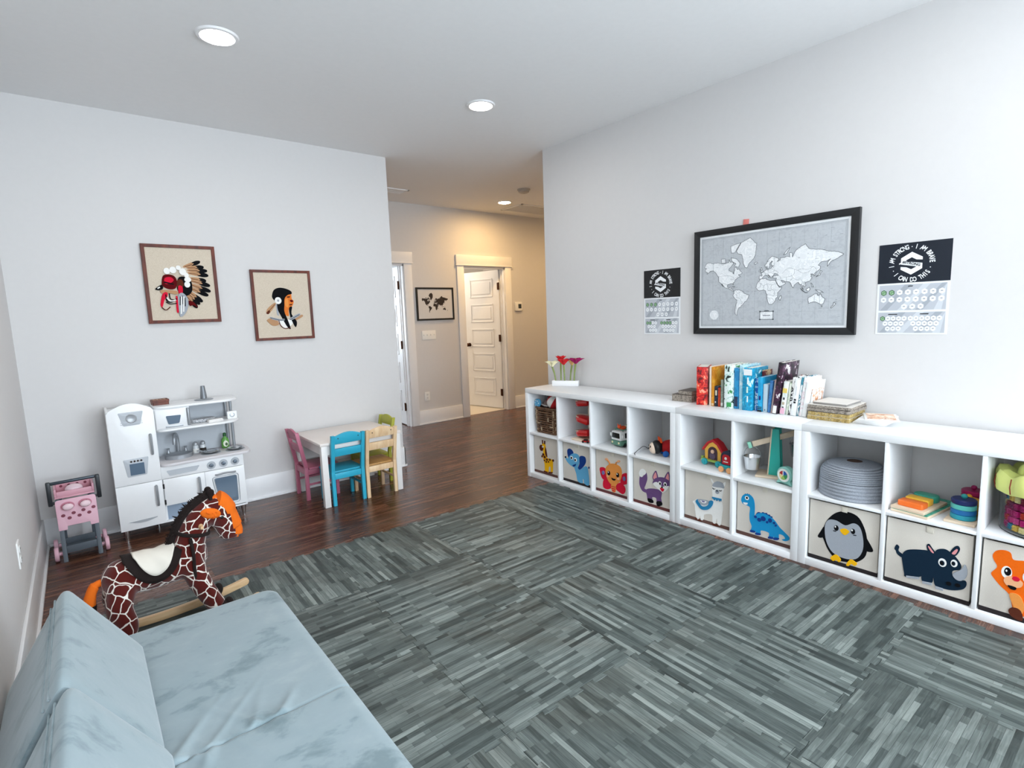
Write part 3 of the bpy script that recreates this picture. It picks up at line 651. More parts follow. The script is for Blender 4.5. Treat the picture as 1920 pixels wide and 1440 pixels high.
M={'giraffe':[('y','s',[(99,250),(122,270),(142,260),(146,226),(142,187),(150,160),(163,147),(199,147),(227,140),(229,109),(224,41),(199,33),(197,77),(178,70),(172,30),(140,20),(127,30),(126,88),(115,118),(108,149),(111,201)]),('b','e',[(91,222),(25,27)]),('b','s',[(141,238),(153,208),(162,156),(146,162),(136,186)]),('b','p',[(100,292),(114,293),(115,260),(104,258)]),('b','p',[(128,290),(143,289),(140,262),(128,261)]),('b','e',[(114,169),(13,11)]),('b','e',[(131,150),(13,12)]),('b','e',[(158,133),(12,10)]),('b','e',[(194,139),(11,9)]),('b','e',[(128,121),(8,7)]),('b','e',[(150,112),(7,7)]),('b','e',[(178,118),(7,6)]),('b','e',[(101,151),(8,10)]),('b','e',[(234,140),(8,10)]),('b','p',[(122,31),(160,29),(160,18),(120,19)]),('b','p',[(179,32),(222,39),(220,27),(178,22)]),('w','e',[(112,236),(8,7)]),('k','e',[(110,235),(5,4)])],'elephant':[('n','s',[(50,262),(75,275),(103,265),(115,243),(86,223),(72,184),(56,202),(47,234)]),('c','s',[(124,134),(168,140),(188,126),(224,154),(255,163),(270,134),(277,23),(229,21),(222,52),(210,50),(209,20),(158,26),(143,80)]),('c','s',[(23,196),(52,189),(73,215),(107,239),(147,246),(175,233),(182,199),(169,161),(144,132),(104,133),(63,149),(35,171)]),('n','s',[(182,226),(210,240),(241,234),(248,200),(224,160),(184,125),(164,136),(181,175)]),('w','e',[(96,204),(16,15)]),('k','e',[(94,202),(9,9)]),('w','e',[(138,195),(16,16)]),('k','e',[(136,193),(9,9)]),('n','p',[(104,145),(145,165),(136,145),(116,136)]),('k','e',[(28,197),(7,7)]),('n','e',[(280,160),(4,9)])],'butterfly':[('r','s',[(36,176),(64,192),(92,187),(107,156),(110,107),(78,97),(51,116)]),('r','s',[(78,100),(118,115),(149,84),(152,54),(109,31),(73,36),(66,65)]),('r','s',[(245,170),(285,193),(314,176),(307,127),(262,101),(233,110)]),('r','s',[(195,83),(233,110),(273,89),(277,53),(254,29),(217,39),(194,52)]),('o','s',[(96,191),(135,230),(189,241),(234,226),(248,186),(237,135),(210,99),(172,74),(133,87),(103,130)]),('o','s',[(149,75),(187,84),(193,58),(183,27),(160,25),(148,47)]),('r','p',[(149,67),(190,69),(190,63),(148,61)]),('r','p',[(151,53),(190,54),(188,47),(153,46)]),('r','p',[(157,39),(187,39),(185,32),(160,31)]),('k','e',[(127,160),(13,17)]),('k','e',[(211,163),(13,17)]),('w','e',[(124,167),(4,6)]),('w','e',[(207,170),(5,5)]),('k','s',[(153,130),(172,127),(192,128),(184,117),(166,116)]),('l','e',[(117,135),(10,8)]),('l','e',[(218,137),(10,9)]),('v','e',[(74,152),(11,15)]),('v','e',[(272,150),(11,16)]),('o','l2',[(139,231),(129,248),(112,257)]),('o','l2',[(193,239),(201,256),(216,265)]),('l','e',[(107,262),(11,8)]),('l','e',[(223,269),(11,7)])],'fox':[('u','s',[(56,197),(76,195),(107,234),(117,193),(104,149),(93,117),(117,111),(117,91),(76,95),(52,131),(50,172)]),('w','s',[(47,218),(63,248),(90,255),(107,234),(94,214),(83,211),(71,194),(56,197)]),('u','s',[(107,112),(158,132),(230,132),(230,81),(233,48),(197,38),(191,71),(158,70),(158,40),(124,34),(114,75)]),('k','s',[(120,53),(158,54),(168,33),(131,27)]),('k','s',[(194,49),(230,58),(238,34),(201,19)]),('u','s',[(161,214),(184,262),(197,250),(205,212),(181,190)]),('u','s',[(252,217),(284,277),(298,244),(297,204),(275,199)]),('i','s',[(168,215),(185,252),(193,244),(197,216),(181,201)]),('i','s',[(265,220),(284,266),(293,243),(290,214),(276,208)]),('u','s',[(164,171),(181,207),(217,225),(255,229),(290,220),(297,188),(281,167),(236,162),(197,165)]),('w','s',[(168,170),(197,188),(230,172),(243,167),(275,177),(294,181),(281,156),(249,126),(230,132),(197,148)]),('w','e',[(223,185),(12,14)]),('k','e',[(225,183),(7,9)]),('w','e',[(265,188),(12,14)]),('k','e',[(266,186),(7,9)]),('r','s',[(225,154),(257,153),(249,134),(238,135)]),('k','e',[(241,162),(7,5)])],'llama':[('w','s',[(56,119),(72,134),(94,145),(164,147),(193,162),(192,199),(188,238),(204,272),(245,284),(265,266),(261,221),(254,180),(262,138),(258,92),(249,20),(229,19),(223,52),(213,14),(195,24),(189,68),(138,54),(134,22),(115,11),(109,41),(101,13),(84,16),(73,72),(70,102)]),('w','s',[(178,293),(185,297),(201,276),(194,269)]),('w','s',[(260,285),(275,298),(274,278),(265,266)]),('g','s',[(191,254),(201,276),(224,291),(260,285),(268,257),(245,256),(215,252)]),('g','e',[(224,225),(13,14)]),('k','e',[(223,230),(6,4)]),('k','p',[(193,244),(201,238),(210,242),(210,238),(200,234),(192,240)]),('k','p',[(237,239),(245,236),(253,242),(254,238),(246,232),(237,235)]),('t','s',[(78,128),(97,145),(113,111),(138,107),(164,125),(175,155),(198,156),(191,126),(165,96),(122,85),(94,104)]),('g','s',[(97,145),(166,152),(159,130),(138,116),(113,119)]),('w','s',[(113,143),(153,147),(148,134),(127,130)]),('v','s',[(121,144),(145,145),(140,137),(128,136)]),('t','p',[(192,185),(253,187),(253,181),(252,171),(246,181),(241,167),(234,180),(224,166),(216,178),(207,166),(200,176),(192,177)]),('b','p',[(79,18),(90,16),(90,8),(78,10)]),('b','p',[(98,14),(122,12),(120,5),(96,7)]),('b','p',[(195,14),(218,16),(239,9),(203,4)])],'dinosaur':[('n','p',[(43,249),(49,257),(55,253),(61,261),(67,256),(74,260),(77,253),(83,253),(82,246),(49,243)]),('n','s',[(115,140),(123,161),(136,166),(144,164),(155,172),(165,169),(177,173),(182,166),(195,167),(198,160),(208,160),(206,151),(161,144)]),('d','s',[(27,226),(38,246),(60,257),(85,252),(102,229),(108,186),(108,138),(126,157),(160,166),(197,157),(224,140),(250,110),(281,87),(305,67),(303,50),(283,38),(265,41),(283,52),(272,67),(249,68),(247,38),(224,33),(221,60),(217,34),(193,32),(192,59),(147,59),(144,33),(119,28),(117,48),(112,40),(87,36),(92,68),(80,99),(77,138),(79,178),(61,187),(39,190),(26,206)]),('w','e',[(60,232),(12,12)]),('k','e',[(60,233),(6,7)]),('w','p',[(38,201),(66,204),(64,194),(53,189),(42,192)]),('n','e',[(159,134),(14,14)]),('n','e',[(136,121),(11,11)]),('n','e',[(198,135),(11,12)]),('n','e',[(114,133),(8,8)]),('n','e',[(182,120),(6,7)]),('n','e',[(221,127),(6,6)]),('n','e',[(231,115),(5,6)]),('n','s',[(87,45),(112,46),(112,37),(87,34)]),('n','s',[(119,38),(144,40),(144,31),(118,28)]),('n','s',[(193,38),(216,40),(217,31),(193,28)]),('n','s',[(224,40),(248,45),(247,35),(224,29)])],'penguin':[('k','s',[(72,188),(56,159),(43,127),(58,123),(78,141)]),('k','s',[(258,192),(281,163),(297,131),(283,120),(264,127)]),('k','s',[(66,143),(78,213),(118,273),(167,297),(220,288),(252,241),(269,175),(267,97),(234,52),(191,34),(136,31),(98,66),(75,113)]),('g','s',[(76,189),(91,231),(128,239),(170,225),(208,247),(237,231),(253,170),(251,112),(225,64),(172,49),(117,64),(85,116)]),('k','e',[(130,199),(11,15)]),('k','e',[(206,204),(10,14)]),('w','e',[(126,205),(3,5)]),('w','e',[(202,209),(4,5)]),('y','s',[(148,194),(170,208),(190,197),(170,173)]),('k','p',[(117,183),(130,183),(131,180),(117,180)]),('k','p',[(209,187),(222,189),(222,186),(209,184)]),('y','s',[(110,33),(135,58),(158,39),(151,22),(137,28),(123,19)]),('y','s',[(184,21),(203,55),(231,42),(222,27),(207,32),(195,17)])],'rhino':[('m','s',[(33,175),(41,196),(52,188),(50,168),(68,154),(65,139),(46,149),(39,164)]),('m','s',[(155,229),(164,239),(175,225),(191,201),(177,194),(161,205)]),('m','s',[(240,224),(255,255),(268,262),(274,246),(263,217),(248,209)]),('i','s',[(161,225),(166,227),(185,201),(174,204)]),('i','s',[(247,222),(261,246),(267,243),(259,221)]),('m','s',[(65,146),(76,176),(106,193),(161,206),(181,199),(195,222),(223,233),(247,221),(267,203),(282,177),(279,157),(256,143),(255,123),(273,105),(300,112),(305,92),(293,69),(257,51),(224,47),(197,50),(188,85),(184,58),(150,51),(143,78),(138,70),(85,50),(77,70),(69,114)]),('w','e',[(217,168),(15,20)]),('m','e',[(216,166),(9,12)]),('k','e',[(215,165),(6,8)]),('w','e',[(258,179),(12,17)]),('m','e',[(256,178),(7,10)]),('k','e',[(255,178),(5,6)]),('g','s',[(256,130),(283,159),(295,186),(305,160),(302,128),(286,108),(268,109)]),('k','e',[(245,79),(9,9)]),('k','e',[(276,83),(9,8)]),('g','p',[(87,58),(136,68),(136,59),(88,49)]),('g','p',[(149,54),(184,58),(185,48),(151,45)]),('g','p',[(198,49),(226,48),(227,38),(200,38)])],'bear':[('f','s',[(31,261),(42,283),(65,293),(86,288),(95,262),(120,265),(147,272),(171,263),(180,301),(206,315),(216,279),(203,246),(202,201),(179,151),(165,111),(170,48),(147,30),(115,24),(104,62),(93,105),(62,134),(39,162),(31,180),(48,213),(36,239)]),('w','e',[(79,200),(17,27)]),('k','e',[(82,204),(11,18)]),('w','e',[(78,207),(3,5)]),('w','e',[(144,200),(16,26)]),('k','e',[(143,201),(10,18)]),('l','s',[(72,167),(92,188),(129,175),(123,149),(86,143)]),('k','s',[(86,147),(111,146),(110,134),(95,133)]),('r','e',[(109,182),(12,10)]),('o','s',[(93,111),(121,116),(139,83),(138,41),(118,32),(108,63)]),('b','s',[(95,40),(113,58),(133,50),(140,12),(120,9),(103,19)])],'chief':[('s','s',[(243,388),(276,394),(308,405),(304,428),(272,416),(241,399)]),('k','s',[(292,401),(325,408),(346,422),(350,433),(343,439),(320,437),(294,423),(309,417)]),('b','l2',[(248,393),(296,411)]),('s','s',[(261,383),(292,379),(325,379),(327,404),(294,401),(262,395)]),('k','s',[(309,380),(341,377),(363,384),(369,393),(365,402),(343,407),(316,402),(328,391)]),('b','l2',[(266,387),(315,389)]),('s','s',[(265,365),(301,358),(337,356),(341,381),(304,381),(267,377)]),('k','s',[(319,359),(356,352),(381,358),(389,367),(384,376),(360,383),(329,380),(342,368)]),('b','l2',[(272,369),(327,368)]),('s','s',[(266,346),(302,335),(339,329),(345,353),(307,358),(269,358)]),('k','s',[(321,333),(357,323),(384,325),(393,333),(388,344),(365,354),(332,354),(345,341)]),('b','l2',[(273,349),(329,342)]),('s','s',[(276,309),(303,297),(332,290),(339,315),(310,320),(279,321)]),('k','s',[(318,295),(346,284),(368,286),(375,294),(372,305),(354,315),(329,315),(338,302)]),('b','l2',[(282,311),(325,303)]),('s','s',[(274,293),(308,277),(344,264),(352,288),(316,299),(278,305)]),('k','s',[(326,272),(361,255),(388,253),(397,260),(394,271),(371,285),(340,290),(350,275)]),('b','l2',[(281,295),(335,279)]),('s','s',[(261,271),(299,249),(338,231),(348,254),(308,270),(266,282)]),('k','s',[(319,241),(357,219),(387,213),(397,219),(394,231),(369,248),(334,258),(346,241)]),('b','l2',[(269,271),(329,246)]),('s','s',[(252,248),(286,224),(323,204),(334,227),(297,245),(257,259)]),('k','s',[(305,215),(341,192),(368,185),(379,190),(377,202),(354,220),(321,232),(331,214)]),('b','l2',[(260,248),(315,221)]),('s','s',[(242,225),(266,196),(294,171),(308,190),(280,215),(249,235)]),('k','s',[(281,184),(306,155),(328,143),(339,147),(339,158),(324,180),(298,198),(303,179)]),('b','l2',[(249,224),(291,188)]),('s','s',[(237,214),(257,184),(279,156),(296,174),(272,200),(245,223)]),('k','s',[(269,171),(289,140),(309,126),(319,128),(321,140),(310,162),(287,182),(289,163)]),('b','l2',[(244,213),(279,173)]),('s','s',[(228,196),(245,163),(265,134),(282,150),(261,179),(237,204)]),('k','s',[(256,149),(273,117),(291,102),(301,103),(304,114),(295,138),(274,159),(275,140)]),('b','l2',[(235,194),(266,151)]),('k','s',[(208,321),(273,307),(280,230),(249,192),(210,200),(188,245)]),('b','s',[(193,298),(223,302),(229,261),(204,245),(186,260)]),('a','s',[(115,331),(164,335),(190,306),(181,245),(141,236),(105,256),(100,278)]),('r','s',[(120,312),(156,320),(173,298),(145,275),(119,275)]),('k','p',[(114,290),(171,275),(170,266),(113,279)]),('k','s',[(58,236),(79,256),(100,266),(104,241),(80,229)]),('w','p',[(70,245),(85,254),(88,246),(72,237)]),('r','s',[(199,261),(221,253),(218,208),(202,192),(193,223)]),('s','s',[(89,230),(134,230),(185,223),(183,200),(138,208),(93,208)]),('r','s',[(79,133),(93,193),(110,215),(127,211),(123,185),(105,163),(87,111)]),('r','s',[(175,185),(187,170),(185,86),(171,79)]),('k','l4',[(115,200),(120,155),(145,147),(180,170)]),('k','l3',[(138,208),(141,170),(166,162)]),('k','l3',[(113,148),(137,134),(177,139)]),('w','l4',[(119,178),(139,154),(173,162)]),('b','l3',[(84,111),(107,92),(135,114)]),('g','s',[(189,192),(217,211),(247,169),(241,108),(223,70),(197,44),(185,56),(184,124)]),('k','l3',[(201,185),(194,124)]),('k','l2',[(215,192),(211,131)]),('k','l3',[(229,177),(225,116)]),('w','l4',[(208,185),(196,63)]),('w','l4',[(223,185),(211,78)]),('a','s',[(248,154),(278,146),(302,107),(276,123),(255,119)]),('w','e',[(137,361),(19,22)]),('w','e',[(174,369),(21,23)]),('w','e',[(208,385),(15,16)]),('w','e',[(232,358),(21,24)]),('w','e',[(253,333),(14,19)]),('w','e',[(258,303),(21,18)]),('w','e',[(252,269),(18,21)])],'woman':[('s','s',[(91,215),(104,248),(154,289),(167,279),(132,230),(106,204)]),('b','l2',[(95,210),(161,280)]),('b','s',[(91,213),(113,235),(120,222),(104,204)]),('g','p',[(165,280),(181,280),(185,187),(170,196)]),('s','s',[(90,156),(140,175),(194,148),(184,127),(142,112)]),('s','s',[(277,141),(349,191),(370,182),(329,157)]),('w','s',[(178,153),(278,154),(275,115),(223,91),(192,118)]),('e','s',[(234,322),(266,356),(289,364),(292,321),(305,302),(295,270),(278,253),(260,232),(257,185),(225,211)]),('o','s',[(242,313),(259,322),(264,287),(257,253),(238,271)]),('b','p',[(256,340),(282,343),(276,330),(256,330)]),('b','p',[(268,277),(294,283),(288,270),(271,269)]),('a','s',[(275,309),(292,313),(302,301),(286,294)]),('k','s',[(145,348),(162,390),(201,408),(249,402),(289,383),(294,360),(262,351),(237,322),(231,271),(227,220),(248,151),(264,83),(236,105),(199,186),(178,238),(174,289),(149,323)]),('k','s',[(265,249),(289,257),(280,201),(316,140),(304,95),(285,130),(268,184)]),('g','s',[(114,182),(188,165),(221,164),(219,150),(178,151),(131,163)]),('g','s',[(262,166),(338,204),(342,187),(278,154)]),('k','l2',[(117,176),(179,157),(228,156)]),('k','l2',[(266,157),(341,195)]),('b','l3',[(178,153),(191,110),(222,87),(260,94)]),('s','l2',[(90,156),(130,116),(175,119)]),('w','e',[(186,308),(25,27)]),('g','e',[(186,308),(8,9)])]}
# ------------------------------------------------------------------ cube shelves along the right wall
def cube_shelf(label, lx0, cols):
    wd = .038*2+cols*.336+(cols-1)*.01467 if cols == 4 else .038*2+cols*.336+.017
    wd = 1.464 if cols == 4 else .764
    t = thing('cube_shelf', label, 'shelf unit', W(lx0+.0005, 0, 0), RW, 'white cube shelf units')
    D, Hh = .388, .765
    b = MB(); b.box(0, 0, Hh-.038, wd, D, Hh, bev=.0012); obj('top_panel', b, white_lam, t)
    b = MB(); b.box(.0385, .001, 0, wd-.0385, D, .038, bev=.0012); obj('bottom_panel', b, white_lam, t)
    for x in (0, wd-.038):
        b = MB(); b.box(x, 0, 0, x+.038, D, Hh-.0385, bev=.0012); obj('side_panel', b, white_lam, t)
    cw = (wd-.076-(cols-1)*.016)/cols; xs = []
    for c in range(cols):
        x = .038+c*(cw+.016); xs.append(x)
        b = MB(); b.box(x+.0004, .003, .374, x+cw-.0004, D-.002, .390, bev=.0008); obj('shelf_board', b, white_lam, t)
        if c:
            b = MB(); b.box(x-.016, .002, .0385, x, D-.001, Hh-.0385, bev=.0008); obj('divider', b, white_lam, t)
    return [lx0+x for x in xs], cw
c1, cw = cube_shelf('white four-column cube shelf with the planter on top, nearest the hallway', 0, 4)
c2, _ = cube_shelf('white two-column cube shelf under the upright books', 1.465, 2)
c3, _ = cube_shelf('white four-column cube shelf at the right edge under the second chart', 2.23, 4)
CX = c1+c2+c3[:3]

# ------------------------------------------------------------------ storage bins
tagm = mat('leather tag', '#ddd5c6', .7)
def felt_shapes(b, items, y, ox, oz, step=.0005, th=.0012):
    for i, (c, k, pts) in enumerate(items):
        mi = FKEYS.index(c); y1 = y-th-i*step
        if k == 'e': poly = ell(pts[0][0]/1e3, pts[0][1]/1e3, pts[1][0]/1e3, pts[1][1]/1e3)
        elif k == 's': poly = spline([(p[0]/1e3, p[1]/1e3) for p in pts], 4)
        elif k == 'p': poly = [(p[0]/1e3, p[1]/1e3) for p in pts]
        else:
            w = int(k[1:])*.0009; q = ospline([(p[0]/1e3, p[1]/1e3) for p in pts], 4); A, B_ = [], []
            for n in range(len(q)):
                a = Vector(q[max(0, n-1)]); c_ = Vector(q[min(len(q)-1, n+1)]); d = (c_-a).normalized(); nn = Vector((-d.y, d.x))*w
                A.append(tuple(Vector(q[n])+nn)); B_.append(tuple(Vector(q[n])-nn))
            poly = A+B_[::-1]
        b.prism([(p[0]+ox, p[1]+oz) for p in poly], y1, y-.0002, mi=mi)
def bin_(i, key, ly, stripe, label, name, extra=None):
    t = thing('storage_bin', label, 'storage bin', W(CX[i]+.007, ly, .0385), RW, 'animal storage bins')
    w, h, d, th = .318, .322, .325, .006
    b = MB()
    b.box(0, 0, 0, w, d, th, mi=0)
    b.box(0, 0, th, w, th, h, bev=.002); b.box(0, d-th, th, w, d, h); b.box(0, th, th, th, d-th, h); b.box(w-th, th, th, w, d-th, h)
    obj('bin_body', b, canvas, t)
    b = MB(); b.box(-.0005, -.0012, 0, w+.0005, .001, .021); b.box(-.0012, 0, 0, .001, d, .021); b.box(w-.001, 0, 0, w+.0012, d, .021); obj('base_band', b, mat('band '+stripe, stripe, .9), t)
    b = MB(); b.box(.152, -.004, .292, .178, .000, .318, bev=.0015); b.box(.152, -.004, .316, .178, .004, .3215); obj('pull_tab', b, tagm, t)
    b = MB(); felt_shapes(b, M[key], -.0003, X0[i]-(CX[i]+.007), .0005)
    obj(name, b, [FELT[k] for k in FKEYS], t)
X0 = [.046, .397, .748, 1.099, 1.511, 1.862, 2.276, 2.627, 2.978]
bin_(0, 'giraffe', .046, '#5a3b35', 'cream canvas bin with a yellow giraffe, under the wicker basket', 'giraffe_patch')
bin_(1, 'elephant', .046, '#231a1a', 'cream canvas bin with a blue elephant', 'elephant_patch')
bin_(2, 'butterfly', .046, '#5c2f30', 'cream canvas bin with an orange and red butterfly', 'butterfly_patch')
bin_(3, 'fox', .046, '#5f302d', 'cream canvas bin with a purple fox', 'fox_patch')
bin_(4, 'llama', .046, '#5d4038', 'cream canvas bin with a white llama in a teal blanket', 'llama_patch')
bin_(5, 'dinosaur', .046, '#543a33', 'cream canvas bin with a blue long-necked dinosaur', 'dinosaur_patch')
bin_(6, 'penguin', .026, '#1c1517', 'cream canvas bin with a black and grey penguin', 'penguin_patch')
bin_(7, 'rhino', .022, '#1c1416', 'cream canvas bin with a dark blue rhinoceros', 'rhinoceros_patch')
bin_(8, 'bear', .022, '#1c1416', 'cream canvas bin with an orange bear at the right edge', 'bear_patch')

SH = .3905                      # top of the middle shelf boards
# ------------------------------------------------------------------ first shelf: basket with toys
wick = wood('wicker', '#3a2316', '#7d5a3c', (40, 40, 40), .7)
wick_l = wood('pale wicker', '#8a7155', '#c9b79b', (40, 40, 40), .7)
t = thing('wicker_basket', 'brown woven wicker basket full of soft toys at the end of the shelf', 'basket', W(.192, .17, SH), RW)
b = MB(); rnd = random.Random(5)
bx, by, bh = .122, .118, .205
def per(u):
    q = rrect(-bx, -by, bx, by, .04, 4); n = len(q); f = u*n; i = int(f) % n; g = f-int(f); a, c = q[i], q[(i+1) % n]
    return (a[0]*(1-g)+c[0]*g, a[1]*(1-g)+c[1]*g)
for k in range(11):
    z = .012+k*.0185; ph = k % 2
    b.tube([(per(u/56)[0]*(1+.02*((i_+ph) % 2)+.05*z/bh), per(u/56)[1]*(1+.02*((i_+ph) % 2)+.05*z/bh), z+rnd.uniform(-.002, .002)) for i_, u in enumerate(range(56))], rnd.uniform(.006, .008), 6, mi=0, closed=True)
for u in range(28):
    p = per((u+.5)/28); b.tube([(p[0]*(1+.05*z/bh), p[1]*(1+.05*z/bh), z) for z in (.004, .06, .12, .18, .208)], .0055, 6, mi=0 if u % 3 else 1)
for _ in range(120):
    u = rnd.random(); z = rnd.uniform(.02, .19); v = rnd.choice((0, 1)); p = per(u); q = per(u+rnd.uniform(.01, .04)*(1 if not v else 0)); s = 1.045+.05*z/bh
    b.tube([(p[0]*s, p[1]*s, z), ((p[0]+q[0])/2*s*1.02, (p[1]+q[1])/2*s*1.02, z+(.012 if v else 0)), (q[0]*s, q[1]*s, z+(.03 if v else 0))], .0045, 6, mi=rnd.choice((0, 1, 1)))
obj('woven_sides', b, [wick, wick_l], t)
b = MB(); b.prism(rrect(-.13, -.12, .13, .12, .04), .001, .008, axis='z'); obj('basket_floor', b, wick, t)
b = MB(); b.tube([(per(u/40)[0]*1.06, per(u/40)[1]*1.06, .212) for u in range(40)], .010, 8, closed=True); obj('rim', b, wick, t)
# the toys inside
plushw = mat('white plush', '#e6e2dd', .95, bump=.5, bscale=500); plushr = mat('red plush', '#b31c22', .95, bump=.5, bscale=500); plushd = mat('dark plush', '#2c1d1a', .95, bump=.5, bscale=400); plushb = mat('brown grey plush', '#8b7772', .95, bump=.5, bscale=400)
t = thing('plush_ball', 'red and white striped soft ball on top of the wicker basket', 'toy ball', W(.252, .100, SH+.270), RW)
b = MB(); n = 28
for v in range(14):
    for u in range(n):
        pass
vs_ = b.sphere((0, 0, 0), .0635, 28, 16, M=Matrix.Rotation(R(35), 4, 'Y'))
for f in b.bm.faces:
    c = Matrix.Rotation(R(-35), 4, 'Y') @ f.calc_center_median(); a = (math.degrees(math.atan2(c.y, c.x))+360) % 360
    f.material_index = 1 if int(a/60) % 2 else 0
obj('ball_cover', b, [plushw, plushr], t)
t = thing('spinning_top', 'light blue round toy on the left rim of the wicker basket', 'toy', W(.075, .075, SH+.245), RW)
b = MB(); b.lathe([(0, -.012), (.030, -.012), (.036, -.006), (.036, .006), (.030, .012), (0, .012)], 28, M=Matrix.Rotation(R(80), 4, 'X')); obj('disc', b, mat('sky blue plastic', '#4f9fc9', .4), t)
b = MB()
for k in range(6):
    a = k*PI/3; b.sphere((.021*math.cos(a), -.012, .021*math.sin(a)), (.006, .004, .006), 10, 6)
obj('studs', b, mat('pale blue plastic', '#cfe6f2', .4), t)
t = thing('plush_toy', 'brown and dark soft toy between the ball and the blue wheel in the basket', 'soft toy', W(.128, .185, SH+.235), RW)
b = MB(); b.sphere((.0, -.03, .0), (.055, .055, .04), M=Matrix.Rotation(R(-20), 4, 'Y')); obj('plush_body', b, plushb, t)
b = MB(); b.sphere((.025, .03, .055), (.062, .05, .038)); obj('plush_head', b, plushd, t)
b = MB(); b.sphere((-.012, -.018, .062), .018); b.sphere((-.008, -.034, .060), .007); obj('muzzle', b, plushb, t)
b = MB(); b.tube([(-.03, -.086, -.004), (.0, -.088, -.009), (.035, -.078, -.014)], .006, 8); obj('stripe', b, plushw, t)

# ------------------------------------------------------------------ red ramp tower with a small car
red_gloss = mat('red gloss paint', '#c5161b', .25, coat=.4)
t = thing('ramp_tower', 'red wooden car ramp tower with three rounded ramps in the second cube', 'toy ramp', W(.497, .125, SH), RW)
b = MB(); b.box(.0, -.085, 0, .155, .10, .014, bev=.003); obj('tower_base', b, pine, t)
for x in (.055, .138):
    b = MB(); b.box(x-.008, .06, .014, x+.008, .078, .328, bev=.003); obj('post', b, pine, t)
for k, z in enumerate((.044, .170, .282)):
    b = MB(); q = [(.0+.04*(1-math.cos(a)) if 0 else .055-.055*math.cos(a), .052*math.sin(a)) for a in [PI/2*(1-i/8) for i in range(9)]]
    out = [(.055-.058*math.cos(R(90-a_)), -.02+.058*math.sin(R(90-a_))*-1) for a_ in range(0, 1)]
    shp = [(.15, -.062), (.055, -.062)]+[(.055-.056*math.sin(R(a_)), -.006-.056*math.cos(R(a_))) for a_ in range(15, 180, 15)]+[(.055, .05), (.15, .05)]
    b.prism(shp, -.024, .026, axis='z', bev=.017, M=Matrix.Translation((0, 0, z)) @ Matrix.Rotation(R(8 if k % 2 else -8), 4, 'Y'))
    obj('ramp', b, red_gloss, t)
    b = MB(); b.tube([(p[0]+.002, p[1]*1.0-.001, .0225) for p in shp[1:-1]], .003, 6)
    o = obj('ramp_rim', b, pine, t); o.location = (0, 0, z); o.rotation_euler = (0, R(8 if k % 2 else -8), 0)
t = thing('toy_car', 'tiny black and red toy car on the shelf edge under the red ramps', 'toy car', W(.648, .045, SH), RW+R(20))
b = MB(); b.box(-.03, -.014, .006, .03, .014, .016, bev=.004); obj('car_body', b, red_gloss, t)
b = MB(); b.box(-.016, -.012, .016, .014, .012, .027, bev=.004); obj('car_roof', b, black_plastic, t)
for x in (-.019, .019):
    for y in (-.0135, .0135):
        b = MB(); b.cyl((x, y-.004, .008), (x, y+.004, .008), .008, n=14, bev=.0015); obj('wheel', b, black_plastic, t)

# ------------------------------------------------------------------ green camper van
gw = mat('white toy plastic', '#e9eae8', .35); gg = mat('sage green plastic', '#5f8d79', .4); gd = mat('smoked window', '#1d2222', .15)
t = thing('toy_van', 'white and green toy camper van with cargo on its roof', 'toy van', W(.912, .20, SH), RW+R(-8))
b = MB(); b.box(-.054, -.105, .012, .054, .10, .05, bev=.008); obj('lower_body', b, gg, t)
b = MB(); q = rpoly([(-.052, .05), (.052, .05), (.048, .118), (-.048, .118)], .012); b.prism(q, -.102, .098, bev=.006); obj('upper_body', b, gw, t)
b = MB(); b.prism(rpoly([(-.040, .068), (.040, .068), (.037, .106), (-.037, .106)], .006), -.1045, -.1015); obj('windscreen', b, gd, t)
b = MB()
for s in (-1, 1): b.box(s*.0505-.003, -.06, .068, s*.0505+.003, .08, .104, bev=.001)
obj('side_windows', b, gd, t)
for s in (-1, 1):
    b = MB(); b.box(s*.062-.007, -.098, .074, s*.062+.007, -.086, .098, bev=.003); b.box(min(s*.05, s*.06), -.094, .084, max(s*.05, s*.06), -.089, .089); obj('side_mirror', b, gw, t)
    b = MB(); b.cyl((s*.034, -.107, .034), (s*.034, -.103, .034), .008, n=14); obj('headlight', b, mat('lamp yellow', '#f3e6b8', .3), t)
for y in (-.062, .062):
    for s in (-1, 1):
        b = MB(); b.cyl((s*.047-.007, y, .018), (s*.047+.007, y, .018), .018, n=18, bev=.003); obj('wheel', b, black_plastic, t)
b = MB(); b.tube([(-.04, -.07, .128), (.04, -.07, .128), (.04, .085, .128), (-.04, .085, .128)], .004, 8, closed=True)
for x, y in ((-.04, -.07), (.04, -.07), (.04, .085), (-.04, .085)): b.cyl((x, y, .116), (x, y, .128), .004, n=8)
obj('roof_rack', b, gg, t)
t = thing('toy_figure', 'orange toy animal lying in the roof rack of the camper van', 'toy figure', W(.912, .16, SH+.1185), RW)
b = MB(); b.sphere((0, 0, .017), (.021, .032, .016)); b.sphere((-.004, -.034, .030), .014); obj('figure_body', b, mat('orange plastic', '#e4521f', .4), t)
b = MB(); b.cyl((-.012, -.036, .040), (-.018, -.038, .054), .006, .001, n=8); b.cyl((.006, -.036, .040), (.012, -.038, .054), .006, .001, n=8); obj('ears', b, mat('orange plastic', '#e4521f', .4), t)
t = thing('toy_canoe', 'green and cream toy boat on the camper van roof behind the orange animal', 'toy boat', W(.93, .235, SH+.1185), RW+R(-8))
b = MB()
for k in range(9):
    pass
b.sphere((0, 0, .024), (.026, .058, .020), 20, 12); obj('hull', b, mat('olive plastic', '#7d8a52', .5), t)
b = MB(); b.tube([(.024*math.cos(a), .054*math.sin(a), .030) for a in [2*PI*k/24 for k in range(24)]], .004, 8, closed=True); obj('gunwale', b, mat('cream plastic', '#e7dcc0', .5), t)

